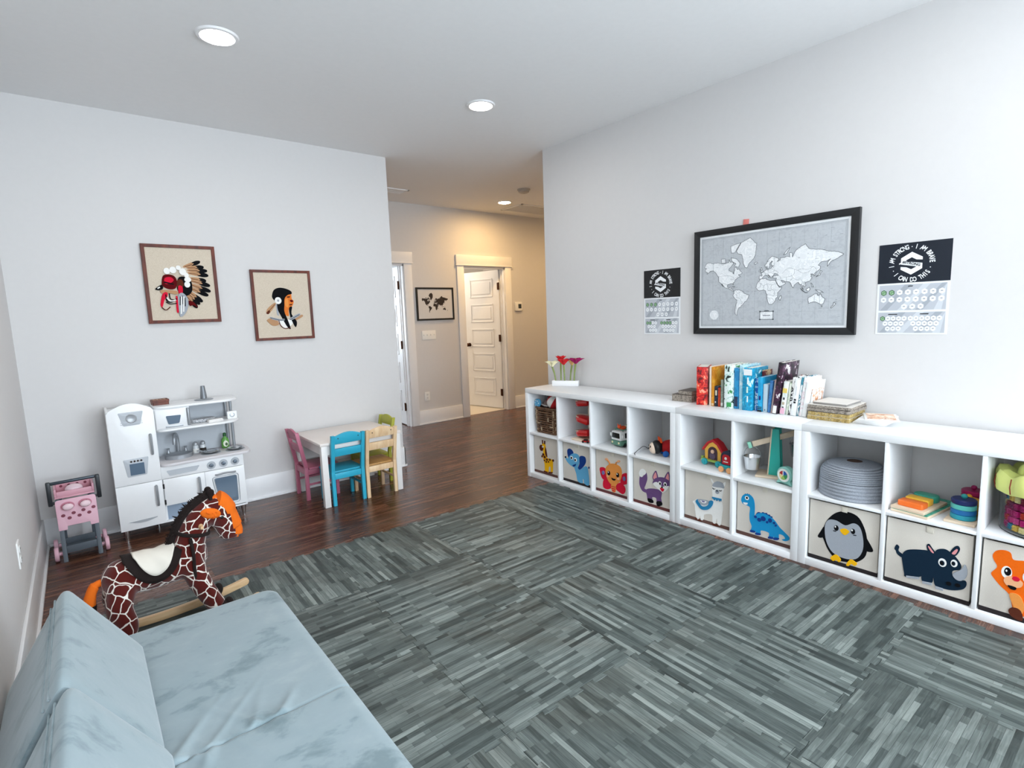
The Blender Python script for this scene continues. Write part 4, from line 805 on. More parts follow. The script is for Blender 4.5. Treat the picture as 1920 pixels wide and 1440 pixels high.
# ------------------------------------------------------------------ red pull toy
t = thing('pull_toy', 'red plush pull toy with a pale face and a black pull cord', 'pull toy', W(1.275, .145, SH), RW+R(-38))
b = MB(); b.sphere((.01, .045, .058), (.052, .070, .050)); obj('toy_body', b, mat('red plush', '#b31c22', .9), t)
b = MB(); b.sphere((0, -.045, .058), (.048, .040, .047)); obj('hood', b, black_plastic, t)
b = MB(); b.sphere((-.004, -.066, .052), (.042, .030, .040)); obj('face', b, mat('cream face', '#f0d9c4', .7), t)
b = MB(); b.sphere((-.020, -.092, .066), (.005, .004, .009), 10, 8); b.sphere((.012, -.093, .066), (.005, .004, .009), 10, 8); b.sphere((-.004, -.098, .052), (.006, .005, .004), 10, 8); obj('eyes_and_nose', b, black_plastic, t)
b = MB()
for k in range(5): b.cyl((.0+.012*(k-2), -.02, .095), (.018*(k-2), -.026+.004*(k % 2), .126), .009, .002, n=8)
obj('tuft', b, mat('orange felt', '#e8541c', .9), t)
for s in (-1, 1):
    for y in (.0, .09):
        b = MB(); b.cyl((s*.046-.006+.01, y, .021), (s*.046+.006+.01, y, .021), .021, n=20, bev=.003); obj('wheel', b, mat('blue plastic', '#1f62b5', .4), t)
b = MB(); b.lathe([(.012, -.006), (.03, -.006), (.034, 0), (.03, .006), (.012, .006), (.012, -.006)], 24, c=(-.035, .055, .066), M=Matrix.Rotation(R(80), 4, 'Y')); obj('side_ring', b, mat('cream plastic', '#e7dcc0', .5), t)
b = MB(); b.sphere((.01, .105, .105), (.030, .028, .026)); obj('plush_tail', b, plushr, t)
b = MB(); b.tube(ospline([(-.01, -.098, .044), (-.035, -.125, .058), (-.066, -.150, .030), (-.085, -.170, .004), (-.06, -.185, .003), (-.02, -.19, .003)], 6), .0022, 8); obj('pull_cord', b, black_plastic, t)

# ------------------------------------------------------------------ second shelf: house wagon, train car, scale, clock
ty = mat('yellow toy paint', '#f0b84b', .5); tr_ = mat('red toy paint', '#c0202b', .4); tt = mat('teal toy paint', '#2aa3ab', .4); tg = mat('lime toy paint', '#9dbb58', .45); tp = mat('plum toy paint', '#5b4a5f', .5)
t = thing('house_wagon', 'toy house on wheels with a red roof and yellow front', 'toy wagon', W(1.648, .165, SH), RW+R(-6))
b = MB(); b.box(-.085, -.035, .022, .085, .035, .036, bev=.006); b.box(-.10, -.008, .026, -.08, .008, .044, bev=.003); obj('chassis', b, tg, t)
for x in (-.05, .05):
    for s in (-1, 1):
        b = MB(); b.cyl((x, s*.038-.007, .021), (x, s*.038+.007, .021), .021, n=20, bev=.003); b.cyl((x, s*.046-.003, .021), (x, s*.046+.003, .021), .008, n=12); obj('wheel', b, tt, t)
hs = [(-.058, .036), (.058, .036), (.062, .10), (.03, .140), (0, .155), (-.03, .140), (-.062, .10)]
arch = [(-.034, .04)]+[(.034*math.cos(R(a)), .088+.034*math.sin(R(a))) for a in range(180, -1, -15)]+[(.034, .04)]
b = MB(); b.prism(rpoly(hs, .01), -.024, .024, bev=.003); obj('house_walls', b, ty, t)
b = MB(); b.prism(arch, -.0265, -.0238); obj('doorway', b, mat('door shadow', '#46303a', .7), t)
b = MB(); rf_o = [(-.080, .088), (-.076, .104), (-.04, .150), (0, .172), (.04, .150), (.076, .104), (.080, .088), (.064, .092), (.03, .138), (0, .153), (-.03, .138), (-.064, .092)]
b.prism(rf_o, -.030, .030, bev=.004); obj('roof', b, tr_, t)
b = MB(); b.sphere((0, -.027, .062), (.022, .008, .024)); obj('figure_body', b, tp, t)
b = MB(); b.sphere((.002, -.030, .092), (.013, .008, .013)); obj('figure_head', b, mat('peach paint', '#e8c0a2', .6), t)
t = thing('train_car', 'small navy and red toy train car on teal wheels beside the house wagon', 'toy train', W(1.780, .085, SH), RW+R(-8))
b = MB(); b.box(-.045, -.028, .02, .05, .028, .046, bev=.006); obj('chassis', b, tt, t)
for x in (-.026, .03):
    for s in (-1, 1):
        b = MB(); b.cyl((x, s*.032-.006, .018), (x, s*.032+.006, .018), .018, n=18, bev=.003); obj('wheel', b, mat('peach wheel', '#f0b078', .5), t)
b = MB(); b.prism(rpoly([(-.036, .046), (.044, .046), (.044, .105), (.02, .130), (-.018, .130), (-.036, .105)], .012), -.026, .026, bev=.004); obj('cabin', b, mat('navy toy paint', '#1d2740', .4), t)
b = MB(); b.prism(rpoly([(-.022, .052), (.034, .052), (.034, .10), (.02, .112), (-.010, .112), (-.022, .10)], .008), -.0285, -.0255); obj('front_panel', b, tr_, t)
b = MB(); b.sphere((.003, -.029, .088), (.009, .004, .009)); b.box(-.012, -.031, .064, .02, -.028, .070, bev=.001); obj('painted_face', b, plushw, t)

mint = mat('mint paint', '#8fd3b8', .5); turq = mat('turquoise paint', '#2fb2a4', .5)
t = thing('balance_scale', 'wooden balance scale with a turquoise post and two steel buckets', 'balance scale', W(2.015, .19, SH), RW)
b = MB(); b.box(-.10, -.065, 0, .105, .075, .014, bev=.003, M=Matrix.Rotation(R(18), 4, 'Z')); obj('base_board', b, pine, t)
RM = Matrix.Rotation(R(12), 4, 'Z')
b = MB(); b.prism([(-.036, .014), (.036, .014), (.020, .288), (-.020, .288)], -.034, -.014, bev=.003, M=RM); b.prism([(-.036, .014), (.036, .014), (.020, .288), (-.020, .288)], .016, .032, bev=.003, M=RM); obj('post', b, turq, t)
b = MB(); b.prism([(-.0365, .014), (-.030, .014), (-.014, .288), (-.0205, .288)], -.036, .034, bev=.001, M=RM); obj('post_edge', b, pine, t)
p0 = Vector((-.103, -.075, .190)); p1 = Vector((.098, .070, .270)); d = (p1-p0).normalized()
b = MB(); MM = Matrix.Translation((p0+p1)/2) @ d.to_track_quat('X', 'Z').to_matrix().to_4x4(); hl = (p1-p0).length/2
b.box(-hl, -.007, -.016, hl, .007, .016, bev=.003, M=MM); obj('beam', b, pine, t)
for s in (-1, 1):
    b = MB(); b.box(s*hl-.026, -.010, -.019, s*hl+.006*s+.026*(0), .010, .019, bev=.003, M=MM) if s < 0 else b.box(hl-.026, -.010, -.019, hl+.006, .010, .019, bev=.003, M=MM)
    obj('beam_end', b, mint if s < 0 else mat('green paint', '#3d9b68', .5), t)
for p in (p0, p1):
    e = p+Vector((0, 0, -.018)); z = e.z-.055
    b = MB(); b.lathe([(0, -.075), (.036, -.075), (.038, -.072), (.048, -.004), (.051, 0), (.049, .001), (.046, -.004), (.036, -.070), (0, -.070)], 32, c=(e.x, e.y, z)); bk = obj('bucket', b, chrome, t)
    b = MB(); b.tube([(e.x+.046*math.cos(a)*math.cos(.3), e.y+.046*math.cos(a)*math.sin(.3), z+.002+.058*math.sin(a)) for a in [PI*k/14 for k in range(15)]], .0022, 6); obj('bucket_handle', b, chrome, bk)
t = thing('toy_clock', 'mint green toy timer with a coloured dial', 'timer', W(2.122, .085, SH), RW+R(-14))
b = MB(); b.lathe([(0, -.022), (.040, -.022), (.047, -.015), (.047, .015), (.040, .022), (0, .022)], 36, c=(0, 0, .056), M=Matrix.Rotation(R(90), 4, 'X')); b.prism(rpoly([(-.034, .03), (.034, .03), (.052, 0), (.030, 0), (.02, .008), (-.02, .008), (-.030, 0), (-.052, 0)], .006), -.018, .018, bev=.004); obj('clock_case', b, mat('seafoam plastic', '#8cc9bd', .45), t)
b = MB(); b.lathe([(0, -.001), (.035, -.001), (.037, 0), (0, 0)], 32, c=(0, -.023, .056), M=Matrix.Rotation(R(90), 4, 'X')); obj('dial', b, mat('dial white', '#eef0ea', .5), t)
b = MB()
for k in range(5):
    a0 = R(90+72*k); q = [(0, .056)]+[(.025*math.cos(a0+R(72)*i/6), .056+.025*math.sin(a0+R(72)*i/6)) for i in range(7)]
    b.prism(q, -.0255, -.0238, mi=k)
obj('colour_wheel', b, [mat('dial red', '#b52c33', .5), mat('dial cream', '#e9d59a', .5), mat('dial lime', '#9fc05f', .5), mat('dial green', '#2f8a4d', .5), mat('dial blue', '#1f56a8', .5)], t)
b = MB(); b.box(-.002, -.027, .056, .002, -.0255, .080, M=None); obj('pointer', b, mat('dial white', '#eef0ea', .5), t)

# ------------------------------------------------------------------ third shelf: felt rounds, puzzles, ring stacker, tub of bricks
felt_g = weave('grey rope felt', '#8b9099', '#a9aeb6', 300)
def coil(name, label, z, h, r, nlay, taper, hole):
    t = thing(name, label, 'felt round', W(2.428, .168, z), RW, 'grey coiled felt rounds')
    pr = [(0, 0)] if not hole else [(hole, .004), (hole, 0)]
    for k in range(nlay+1):
        zz = h*k/nlay; rr = r-taper*(k/nlay)**3.2
        if k < nlay: pr += [(rr-.004, zz+.001), (rr, zz+h/nlay*.3), (rr, zz+h/nlay*.7), (rr-.004, zz+h/nlay-.001)]
    rt_ = pr[-1][0]; n = 9
    for k in range(1, n+1):
        u = k/n; pr.append((rt_+(max(hole, .01)-rt_)*u, h+.012*math.sin(u*PI*.5)*(1 if hole else 0)+.0025*math.sin(k*PI)))
        if k < n: pr.append((rt_+(max(hole, .01)-rt_)*(u+.35/n), h-.002+.012*math.sin((u+.35/n)*PI*.5)*(1 if hole else 0)))
    pr.append((hole, .004) if hole else (0, h))
    b = MB(); b.lathe(pr, 48); obj('coiled_felt', b, felt_g, t, ang=80)
    return t
coil('felt_round', 'lower of the two stacked grey coiled felt rounds', SH, .088, .158, 5, .004, 0)
t = coil('felt_round', 'upper grey coiled felt round with a hole in its middle', SH+.0885, .078, .155, 8, .050, .036)
b = MB(); b.lathe([(0, .083), (.0355, .083), (.0355, .0895), (0, .0895)], 24); obj('hole_shade_disc', b, mat('hole shade brown', '#4a3328', .8), t)  # dark disc closes the hole and stands in for the shade inside

tealp = splotch('teal printed board', ['#1f8a74', '#2f9f86', '#58b59c', '#3aa38c'], 18, .5)
t = thing('puzzle_board', 'large teal printed wooden board lying under the block puzzle', 'board', W(2.732, .185, SH), RW+R(-9))
b = MB(); b.box(-.075, -.165, 0, .075, .165, .012, bev=.002); obj('board', b, pine, t)
b = MB(); b.box(-.071, -.161, .0115, .071, .161, .0135); obj('printed_face', b, tealp, t)
t = thing('block_puzzle', 'wooden tray of orange, yellow and green blocks on the teal board', 'block puzzle', W(2.716, .145, SH+.014), RW+R(-9))
b = MB(); b.box(-.068, -.12, 0, .068, .12, .014, bev=.002); obj('tray', b, pine, t)
b = MB(); b.prism(rrect(-.052, -.095, .052, -.035, .008), .014, .040, axis='z', bev=.004); obj('block', b, mat('orange paint', '#f2742a', .4), t)['label'] = 'orange rounded block'
b = MB(); b.prism(rrect(-.048, -.028, .048, .028, .006), .014, .044, axis='z', bev=.004); obj('block', b, mat('yellow paint', '#f4bd3a', .4), t)['label'] = 'yellow block'
b = MB(); b.prism(rrect(-.050, .038, .050, .108, .03), .014, .046, axis='z', bev=.005); obj('block', b, mat('sea green paint', '#3a9f86', .4), t)['label'] = 'sea green rounded block'
t = thing('ring_stacker', 'wooden board with three pegs of stacked coloured discs', 'stacking toy', W(2.888, .20, SH), RW+R(-1))
b = MB(); b.box(-.055, -.155, 0, .055, .15, .012, bev=.002); obj('stacker_board', b, pine, t)
for gi, (y, cols, pk) in enumerate(((-.088, ['#2b9fb5', '#1d6fb0', '#5fc6bd', '#1c2a63'], '#2c9a98'), (.0, ['#e8b030', '#f2c63c', '#eab23a'], '#f2b02c'), (.085, ['#a3165a', '#b0245f', '#8f1550', '#a3165a'], '#a3165a'))):
    for k, cc in enumerate(cols):
        b = MB(); z0 = .012+k*.023; b.lathe([(.006, 0), (.042, 0), (.046, .004), (.046, .019), (.042, .0228), (.006, .0228), (.006, 0)], 32, c=(0, y, z0)); o = obj('ring', b, mat('ring '+cc, cc, .4), t)
    zt = .012+len(cols)*.023
    b = MB(); b.cyl((0, y, .012), (0, y, zt+.008), .0055, n=12); b.sphere((0, y, zt+.011), (.012, .012, .011), 14, 10); obj('peg', b, mat('peg '+pk, pk, .4), t)
# tub
lime = mat('lime plastic', '#dde384', .45)
glass = mat('clear plastic', '#f4f7f8', .05, trans=1, ior=1.12, spec=.5)
t = thing('toy_tub', 'clear plastic tub with a lime scalloped lid full of bricks', 'toy tub', W(3.135, .165, SH), RW)
b = MB(); b.lathe([(0, .001), (.128, .001), (.134, .006), (.142, .20), (.140, .20), (.132, .008), (0, .004)], 48); obj('tub_wall', b, glass, t)
b = MB(); n = 72
pr = [(.146, .178), (.154, .176), (.158, .19), (.158, .235), (.148, .258), (.12, .262), (.09, .250), (0, .248)]
rings = []
for r_, z_ in pr:
    rings.append([b.bm.verts.new(((r_+.006*math.sin(9*a))*math.cos(a), (r_+.006*math.sin(9*a))*math.sin(a), z_+(.012*math.sin(9*a) if .2 < z_ and r_ > .1 else (.004*math.sin(9*a) if z_ < .2 else 0)))) for a in [2*PI*k/n for k in range(n)]] if r_ > 0 else [b.bm.verts.new((0, 0, z_))])
for A, B_ in zip(rings, rings[1:]):
    for k in range(n):
        q = [A[k], A[(k+1) % n]]+([B_[(k+1) % n], B_[k]] if len(B_) > 1 else [B_[0]]); b.bm.faces.new(q)
bmesh.ops.recalc_face_normals(b.bm, faces=b.bm.faces[:]); b._end(0); obj('lid', b, lime, t)
b = MB(); b.tube(ospline([(-.075, -.03, .25), (-.06, -.03, .285), (0, -.03, .30), (.06, -.03, .285), (.075, -.03, .25)], 6), .013, 10); obj('lid_handle', b, lime, t)
b = MB()
for a in (R(200), R(235)):
    b.tube([(.1585*math.cos(a)*.995, .1585*math.sin(a)*.995, .18), (.163*math.cos(a), .163*math.sin(a), .21), (.158*math.cos(a), .158*math.sin(a), .245)], .0022, 6)
obj('lid_crease', b, mat('red brown line', '#8d3b22', .6), t)
rnd = random.Random(11)
bcols = ['#c21e74', '#a8145f', '#2b7ea0', '#c21e74', '#8c1430', '#d24a8e', '#a8145f', '#e8c25a', '#c93a2a', '#7a1b4e', '#c21e74', '#a8145f', '#f0e0a0']
placed = []; gid = 0
def brick(x, y, z, c, a):
    global gid
    o_ = thing('bristle_brick', 'bristle building brick inside the clear tub', 'toy brick', (0, 0, 0), 0, 'bricks in the clear tub')
    w_ = W(3.135+x, .165+y, SH+z); o_.location = w_; o_.rotation_euler = (0, 0, a)
    return o_
proto = {}
ang_list = [(math.radians(172+i*14.2), lv) for lv in range(5) for i in range(12)]
for i, (a, lv) in enumerate(ang_list):
    c = bcols[(i*5+lv*3) % len(bcols)]; r_ = .100
    x, y, z = r_*math.cos(a), r_*math.sin(a), .012+lv*.031
    o_ = brick(x, y, z, c, RW+a+PI/2+rnd.uniform(-.35, .35))
    if c not in proto:
        b = MB(); b.box(-.010, -.013, 0, .010, .013, .025, bev=.002)
        for u in range(3):
            for v in range(3):
                b.cyl((-.006+.006*u, -.013, .005+.007*v), (-.006+.006*u, -.018, .005+.007*v), .0016, n=5)
        proto[c] = obj('brick_body', b, mat('brick '+c, c, .4), o_)
    else:
        d_ = proto[c].copy(); COL.objects.link(d_); d_.parent = o_
    o_['label'] = {'#c21e74': 'magenta', '#a8145f': 'deep magenta', '#d24a8e': 'pink', '#8c1430': 'crimson', '#2b7ea0': 'blue', '#e8c25a': 'yellow', '#c93a2a': 'red', '#7a1b4e': 'plum', '#f0e0a0': 'pale yellow'}[c]+' bristle brick inside the clear lime-lidded tub'
    o_['group'] = 'bricks in the clear tub'
# ------------------------------------------------------------------ on top of the shelves
TOP = .7655
t = thing('flower_planter', 'white wooden block holding five felt flowers', 'planter', W(.185, .30, TOP), RW+R(30))
b = MB(); b.box(-.115, -.022, 0, .115, .022, .046, bev=.003); obj('planter_block', b, white_paint, t)
stemm = mat('stem green', '#8b9a5c', .8)
PO = Matrix.Translation(W(.185, .30, TOP)) @ Matrix.Rotation(RW+R(30), 4, 'Z')
for x, dx, h, cc, nm, op in ((-.085, -.022, .146, '#f2ecc4', 'cream', .8), (-.042, -.008, .190, '#cf1d22', 'red, left of the two', .5), (-.005, .000, .168, '#d4232a', 'red, right of the two', .75), (.040, .008, .152, '#eebf7e', 'peach', .32), (.078, .022, .178, '#9c1458', 'magenta', 1.0)):
    t = thing('felt_flower', {'cream': 'cream felt lily at the left end of the white planter', 'peach': 'small peach felt lily between the red and magenta ones', 'magenta': 'magenta felt lily at the right end of the white planter', 'red, left of the two': 'red felt lily behind the larger red one', 'red, right of the two': 'large open red felt lily in the middle of the planter'}[nm], 'felt flower', PO @ Vector((x, .012 if 'left of' in nm or nm == 'peach' else -.006, .0465)), RW+R(30), 'felt flowers in the white planter')
    dy = .034 if 'left of' in nm or nm == 'peach' else -.024
    b = MB(); b.tube(ospline([(0, 0, 0), (dx*.3, dy*.3, h*.4), (dx, dy, h*.85)], 5), [.0065]*6+[.008]*4+[.010], 10); obj('stem', b, stemm, t)
    b = MB(); n = 30; z0 = h*.82; rings = []
    for k in range(7):
        u = k/6; ring = []
        for i in range(n):
            a = 2*PI*i/n; pet = .5+.5*math.cos(5*a); r_ = .009+(.012+.056*op*pet)*u**1.25; z = z0+.044*u+.012*pet*u*u-.012*op*u**4*pet
            ring.append(b.bm.verts.new((dx+r_*math.cos(a), dy+r_*math.sin(a), z)))
        rings.append(ring)
    for A, B_ in zip(rings, rings[1:]):
        for i in range(n): b.bm.faces.new((A[i], A[(i+1) % n], B_[(i+1) % n], B_[i]))
    b._end(0); o = obj('petals', b, mat('felt petal '+cc, cc, .95, bump=.3, bscale=700), t, ang=80)
    o.modifiers.new('thickness', 'SOLIDIFY').thickness = .002
    b = MB(); b.tube([(dx, dy, z0), (dx, dy, z0+.035)], .004, 8); b.sphere((dx, dy, z0+.036), .006, 10, 8); obj('pistil', b, mat('pistil yellow', '#d9a63a', .8), t)

# chipboard books lying flat
chip = splotch('grey chipboard edge', ['#6d655c', '#8c8378', '#a59b8f', '#7b7268'], 60, .8)
chipy = splotch('ochre chipboard edge', ['#8a7440', '#a58c52', '#bda66c', '#8d8168'], 60, .8)
def slab(label, lx, ly, z, w, d, h, rot, em, tm, cat='board book', name='board_book', group=None):
    t = thing(name, label, cat, W(lx, ly, z), RW+R(rot), group)
    b = MB(); b.box(-w/2, -d/2, 0, w/2, d/2, h-.0012, bev=.0015); obj('board_pages', b, em, t)
    b = MB(); b.box(-w/2, -d/2, h-.0014, w/2, d/2, h-.0002); obj('front_cover', b, tm, t)
    return t
warmw = mat('warm white card', '#e4ded6', .5)
dk = mat('dark brown cover', '#4f453c', .5)
slab('thick chipboard puzzle at the bottom of the flat pair left of the books', 1.368, .295, TOP, .145, .17, .046, 4, chip, dk, group='flat chipboard puzzles left of the books')
slab('chipboard puzzle on top of the flat pair left of the books', 1.390, .300, TOP+.0463, .10, .16, .026, 2, chip, dk, group='flat chipboard puzzles left of the books')
st = [('wide ochre-edged chipboard puzzle at the bottom of the right-hand stack', .205, .24, .022, chipy, warmw, 0),
      ('ochre-edged chipboard puzzle second from the bottom of the right-hand stack', .20, .24, .022, chipy, dk, 1),
      ('grey-edged chipboard puzzle in the middle of the right-hand stack', .21, .235, .018, chip, dk, -1),
      ('grey-edged chipboard puzzle second from the top of the right-hand stack', .212, .23, .018, chip, warmw, 1),
      ('white-topped thin puzzle on top of the right-hand stack', .165, .19, .012, mat('grey card edge', '#8a8682', .6), warmw, -2)]
z = TOP
for lb, w_, d_, h_, em, tm, rr in st:
    slab(lb, 2.298, .268, z, w_, d_, h_, rr, em, tm, group='chipboard puzzles right of the books'); z += h_+.0003
# fanned prints
z = TOP
peach = splotch('peach watercolour', ['#f1e4d6', '#f3dcc6', '#e9bf9e', '#c98d6b', '#f0e2d2'], 12, .5)
rnd = random.Random(4)
order = ['lowest', 'second lowest', 'third', 'fourth', 'fifth']
for k in range(6):
    last = k == 5
    t = thing('art_print', ('white-bordered peach watercolour print lying on top of the fanned stack' if last else '%s white print of the fanned stack beside the chipboard puzzles' % order[k]), 'art print', W(2.480+.004*k+(.008 if last else 0), .275-.004*k, z), RW+R(20 if last else -2+2*k), 'fanned white prints at the right of the books')
    b = MB(); b.box(-.072, -.095, 0, .072, .095, .0055, bev=.001); obj('card', b, mat('print white', '#efefee', .4), t)
    if last:
        b = MB(); b.box(-.061, -.082, .0052, .061, .082, .0060); obj('picture', b, peach, t)
    z += .0058

# upright books: local x thickness, y depth from the spine, z height
pages_m = mat('book pages', '#e9e4d9', .8)
def book(label, lx, th, h, d, cols, lean=0, turn=0, ly=.185, scale=24, extra=None, hard=True):
    t = thing('book', label, 'book', W(lx, ly, TOP), RW+R(turn), 'children\'s books on the middle shelf')
    cm = splotch('cover '+'/'.join(cols), cols, scale, .35) if len(cols) > 1 else mat('cover '+cols[0], cols[0], .35)
    piv = Matrix.Rotation(R(lean), 4, 'Y')
    c = .0025 if hard else .0012
    b = MB(); b.box(0, 0, 0, c, d, h, bev=.0006, M=piv); b.box(th-c, 0, 0, th, d, h, bev=.0006, M=piv); b.box(c*.6, -.0008, 0, th-c*.6, c, h, bev=.0006, M=piv)
    obj('cover', b, cm, t)
    b = MB(); b.box(c, c, .003, th-c, d-.003, h-.003, M=piv); obj('pages', b, pages_m, t)
    for (nm, x0, z0, x1, z1, cc) in (extra or []):
        b = MB(); b.box(th*x0, -.0022, h*z0, th*x1, -.0004, h*z1, M=piv); obj(nm, b, mat('print '+cc, cc, .4), t)
    if lean: t.location.z += max(0, math.sin(R(lean))*th) if lean > 0 else 0
    return t
book('wide red picture book at the left end of the row', 1.512, .068, .246, .19, ['#5e0a0b', '#a81216', '#cf1f1d', '#e6553a', '#f0a68a'], turn=24, ly=.165, scale=30)
book('cream book with a brown spine edge beside the red book', 1.590, .012, .252, .205, ['#e7d6c6'])
book('tall orange-spined book beside the cream one', 1.604, .019, .248, .20, ['#c57d1d', '#d88f22', '#e0a437'], extra=[('spine_label', .1, .02, .9, .07, '#e6c9a0')])
book('small navy book with a moon on its spine', 1.626, .022, .128, .13, ['#16202e', '#22374d'], extra=[('spine_print', .3, .55, .75, .8, '#d9cdae'), ('spine_print', .2, .18, .5, .25, '#d6dde3')])
book('tall white book behind the small navy and red books', 1.626, .040, .244, .06, ['#d9d2c2', '#cbbfa8', '#b7a682'], ly=.322, scale=14)
book('small red-orange book next to the navy one', 1.650, .015, .120, .13, ['#a52c14', '#c1431c'])
book('slim grey-green book before the white and green picture book', 1.668, .018, .172, .18, ['#7f8d80', '#96a093'], extra=[('spine_label', .1, .05, .9, .16, '#d8d9d2')])
book('dark green slim book before the white and green picture book', 1.688, .010, .20, .19, ['#24332b'])
book('white and green picture book with black painted shapes', 1.702, .050, .268, .21, ['#1d2b25', '#bfd8cf', '#dfeee9', '#eaf3f0', '#cfe3da', '#4c9a5c'], ly=.165, scale=26, extra=[('spine_print', .35, .04, .95, .14, '#3f9a57')])
book('plain blue book with a dark label near its foot', 1.755, .030, .25, .21, ['#1c7fb4', '#2b93c6'], extra=[('spine_label', .1, .06, .8, .30, '#2a3550')])
book('tall pale blue and white book in the middle of the row', 1.788, .024, .268, .215, ['#bfe3ee', '#9fd6e8', '#dff1f5'])
book('large turquoise book with a white band near its top', 1.815, .058, .256, .20, ['#1391bd', '#17a0cb', '#1587ae', '#2ab1d6', '#d5eef2'], ly=.170, scale=16, extra=[('spine_label', .12, .83, .98, .97, '#f0f2f2'), ('spine_print', .5, .2, .62, .34, '#e8f4f2'), ('spine_print', .45, .42, .6, .56, '#d7f0e2'), ('spine_print', .5, .62, .66, .78, '#eef6f4')])
book('tan and maroon book peeking out behind the blue ones', 1.878, .014, .235, .10, ['#6c2328', '#d9b98c'], ly=.285)
book('short blue patterned book beside the large turquoise one', 1.878, .022, .192, .08, ['#1a4fa5', '#2a7fc2', '#d7e3ea', '#173c7c'], ly=.20, scale=40)
book('cyan book with dark stripes at its foot', 1.904, .026, .205, .19, ['#27a9d8', '#1f9bcd'], extra=[('spine_stripe', 0, .0, 1, .05, '#16181f'), ('spine_stripe', 0, .075, 1, .10, '#16181f'), ('spine_stripe', 0, .125, 1, .145, '#16181f'), ('spine_print', .3, .34, .7, .46, '#1b2f77')], ly=.18)
book('pale grey-blue book with a plain spine', 1.934, .024, .165, .16, ['#b5cdd9'], extra=[('spine_print', .4, .06, .6, .10, '#3a4650')])
book('dark teal book behind the pale grey-blue one', 1.934, .028, .205, .06, ['#16404f', '#1d5a78'], ly=.348)
book('slim blue book leaning beside the pale grey-blue one', 1.960, .017, .188, .17, ['#2f6fae', '#4583bb'], lean=4)
book('slim pink and grey book leaning against the black one', 1.979, .009, .196, .17, ['#c9a9a0', '#b9b3b1'], lean=6)
book('tall black and purple book leaning to the right', 1.9965, .028, .298, .205, ['#141218', '#241a26', '#3d2136', '#55304a', '#d6d2d0'], lean=6, ly=.165, scale=26, extra=[('spine_label', .1, .01, .8, .16, '#eceae6')])
book('white yellow and pink striped book after the black one', 2.036, .024, .19, .17, ['#dfe3e2', '#e8eae4', '#cfd8d4'], lean=6, extra=[('spine_stripe', 0, .66, 1, .80, '#e5c96a'), ('spine_stripe', 0, .02, 1, .20, '#e5b3c6'), ('spine_print', .3, .45, .7, .52, '#3c3f45'), ('spine_print', .25, .30, .75, .38, '#b7a88f'), ('spine_print', .3, .2, .7, .24, '#4d4a55')], ly=.175)
book('red-topped book behind the striped one', 2.050, .012, .212, .035, ['#9f2a22', '#c8b9ae'], lean=6, ly=.350)
book('slim pale green book leaning after the striped one', 2.0635, .012, .185, .18, ['#b9c4ae', '#d9dccf'], lean=6)
book('slim white and black book leaning in the white group', 2.077, .013, .216, .19, ['#e9e8e4', '#1c1d20', '#f1f0ee', '#efefec'], lean=6, scale=18)
book('white book with two black rings on its spine', 2.093, .028, .208, .19, ['#eef0f0'], lean=6, ly=.178, extra=[('spine_print', .3, .34, .7, .39, '#202226'), ('spine_print', .3, .41, .7, .46, '#202226'), ('spine_print', .45, .56, .55, .80, '#c7cbd0')])
book('teal-topped slim book between the white ones', 2.123, .010, .220, .19, ['#3b8497', '#e3e6e6'], lean=6)
book('tall white book with pink and grey prints at its top', 2.136, .016, .216, .20, ['#eff0ef', '#f3f3f2', '#e8d8dc', '#f3f3f2'], lean=6, scale=30)
book('broad white book near the right end of the row', 2.155, .022, .196, .20, ['#f1f2f2'], lean=6, ly=.178)
book('tan and white book at the right end of the row', 2.180, .012, .155, .13, ['#c98c62', '#eceae6', '#d49a70'], lean=6, ly=.2)
# ------------------------------------------------------------------ toy kitchen against the back wall
kw = white_paint; kg = mat('pale blue grey paint', '#bfc4ca', .5); kgl = mat('silver plastic', '#b4b8bd', .35, .3); kin = mat('oven window', '#5f7285', .15, spec=.6); hole = mat('slate grey', '#5d6a78', .3)
kit = thing('toy_kitchen', 'white wooden toy kitchen with fridge, sink, oven and shelf in the left corner', 'toy kitchen', (-2.43, .77, 0))
def K(x): return x+2.43
b = MB(); b.box(K(-2.804), 0, .082, K(-2.790), .275, .865, bev=.002); b.box(K(-2.570), 0, .082, K(-2.556), .275, .85, bev=.002); b.box(K(-2.79), .262, .082, K(-2.57), .275, .85)
for z in (.082, .37, .60, .84): b.box(K(-2.79), 0.0, z, K(-2.57), .262, z+.012)
obj('fridge_cabinet', b, kw, kit)
x0, x1 = K(-2.806), K(-2.555); xm = (x0+x1)/2
arc = [(x0, .379), (x1, .379), (x1, .848)]+[(x1-.012-(x1-x0-.024)*t, .866+.040*math.sin(PI*t)) for t in [k/14 for k in range(15)]]+[(x0, .848)]
b = MB(); b.prism(arc, -.014, 0, bev=.0025); fd = obj('fridge_door', b, kw, kit)
b = MB(); b.prism([(x0, .079), (x1, .079), (x1, .3745), (x0, .3745)], -.014, 0, bev=.0025); zd = obj('freezer_door', b, kw, kit)
def handle(nm, x, z0, z1, par, horiz=False):
    b = MB()
    if horiz: pts = [(x-.5*z1, -.014, z0), (x-.42*z1, -.030, z0+.002), (x, -.036, z0+.008), (x+.42*z1, -.030, z0+.002), (x+.5*z1, -.014, z0)]; b.tube(ospline(pts, 5), .006, 8)
    else: pts = [(x, -.014, z0), (x, -.030, z0+.006), (x, -.036, (z0+z1)/2), (x, -.030, z1-.006), (x, -.014, z1)]; b.tube(ospline(pts, 5), .0075, 8)
    return obj(nm, b, steel, par)
handle('door_handle', K(-2.588), .562, .690, fd); handle('door_handle', K(-2.590), .213, .342, zd)
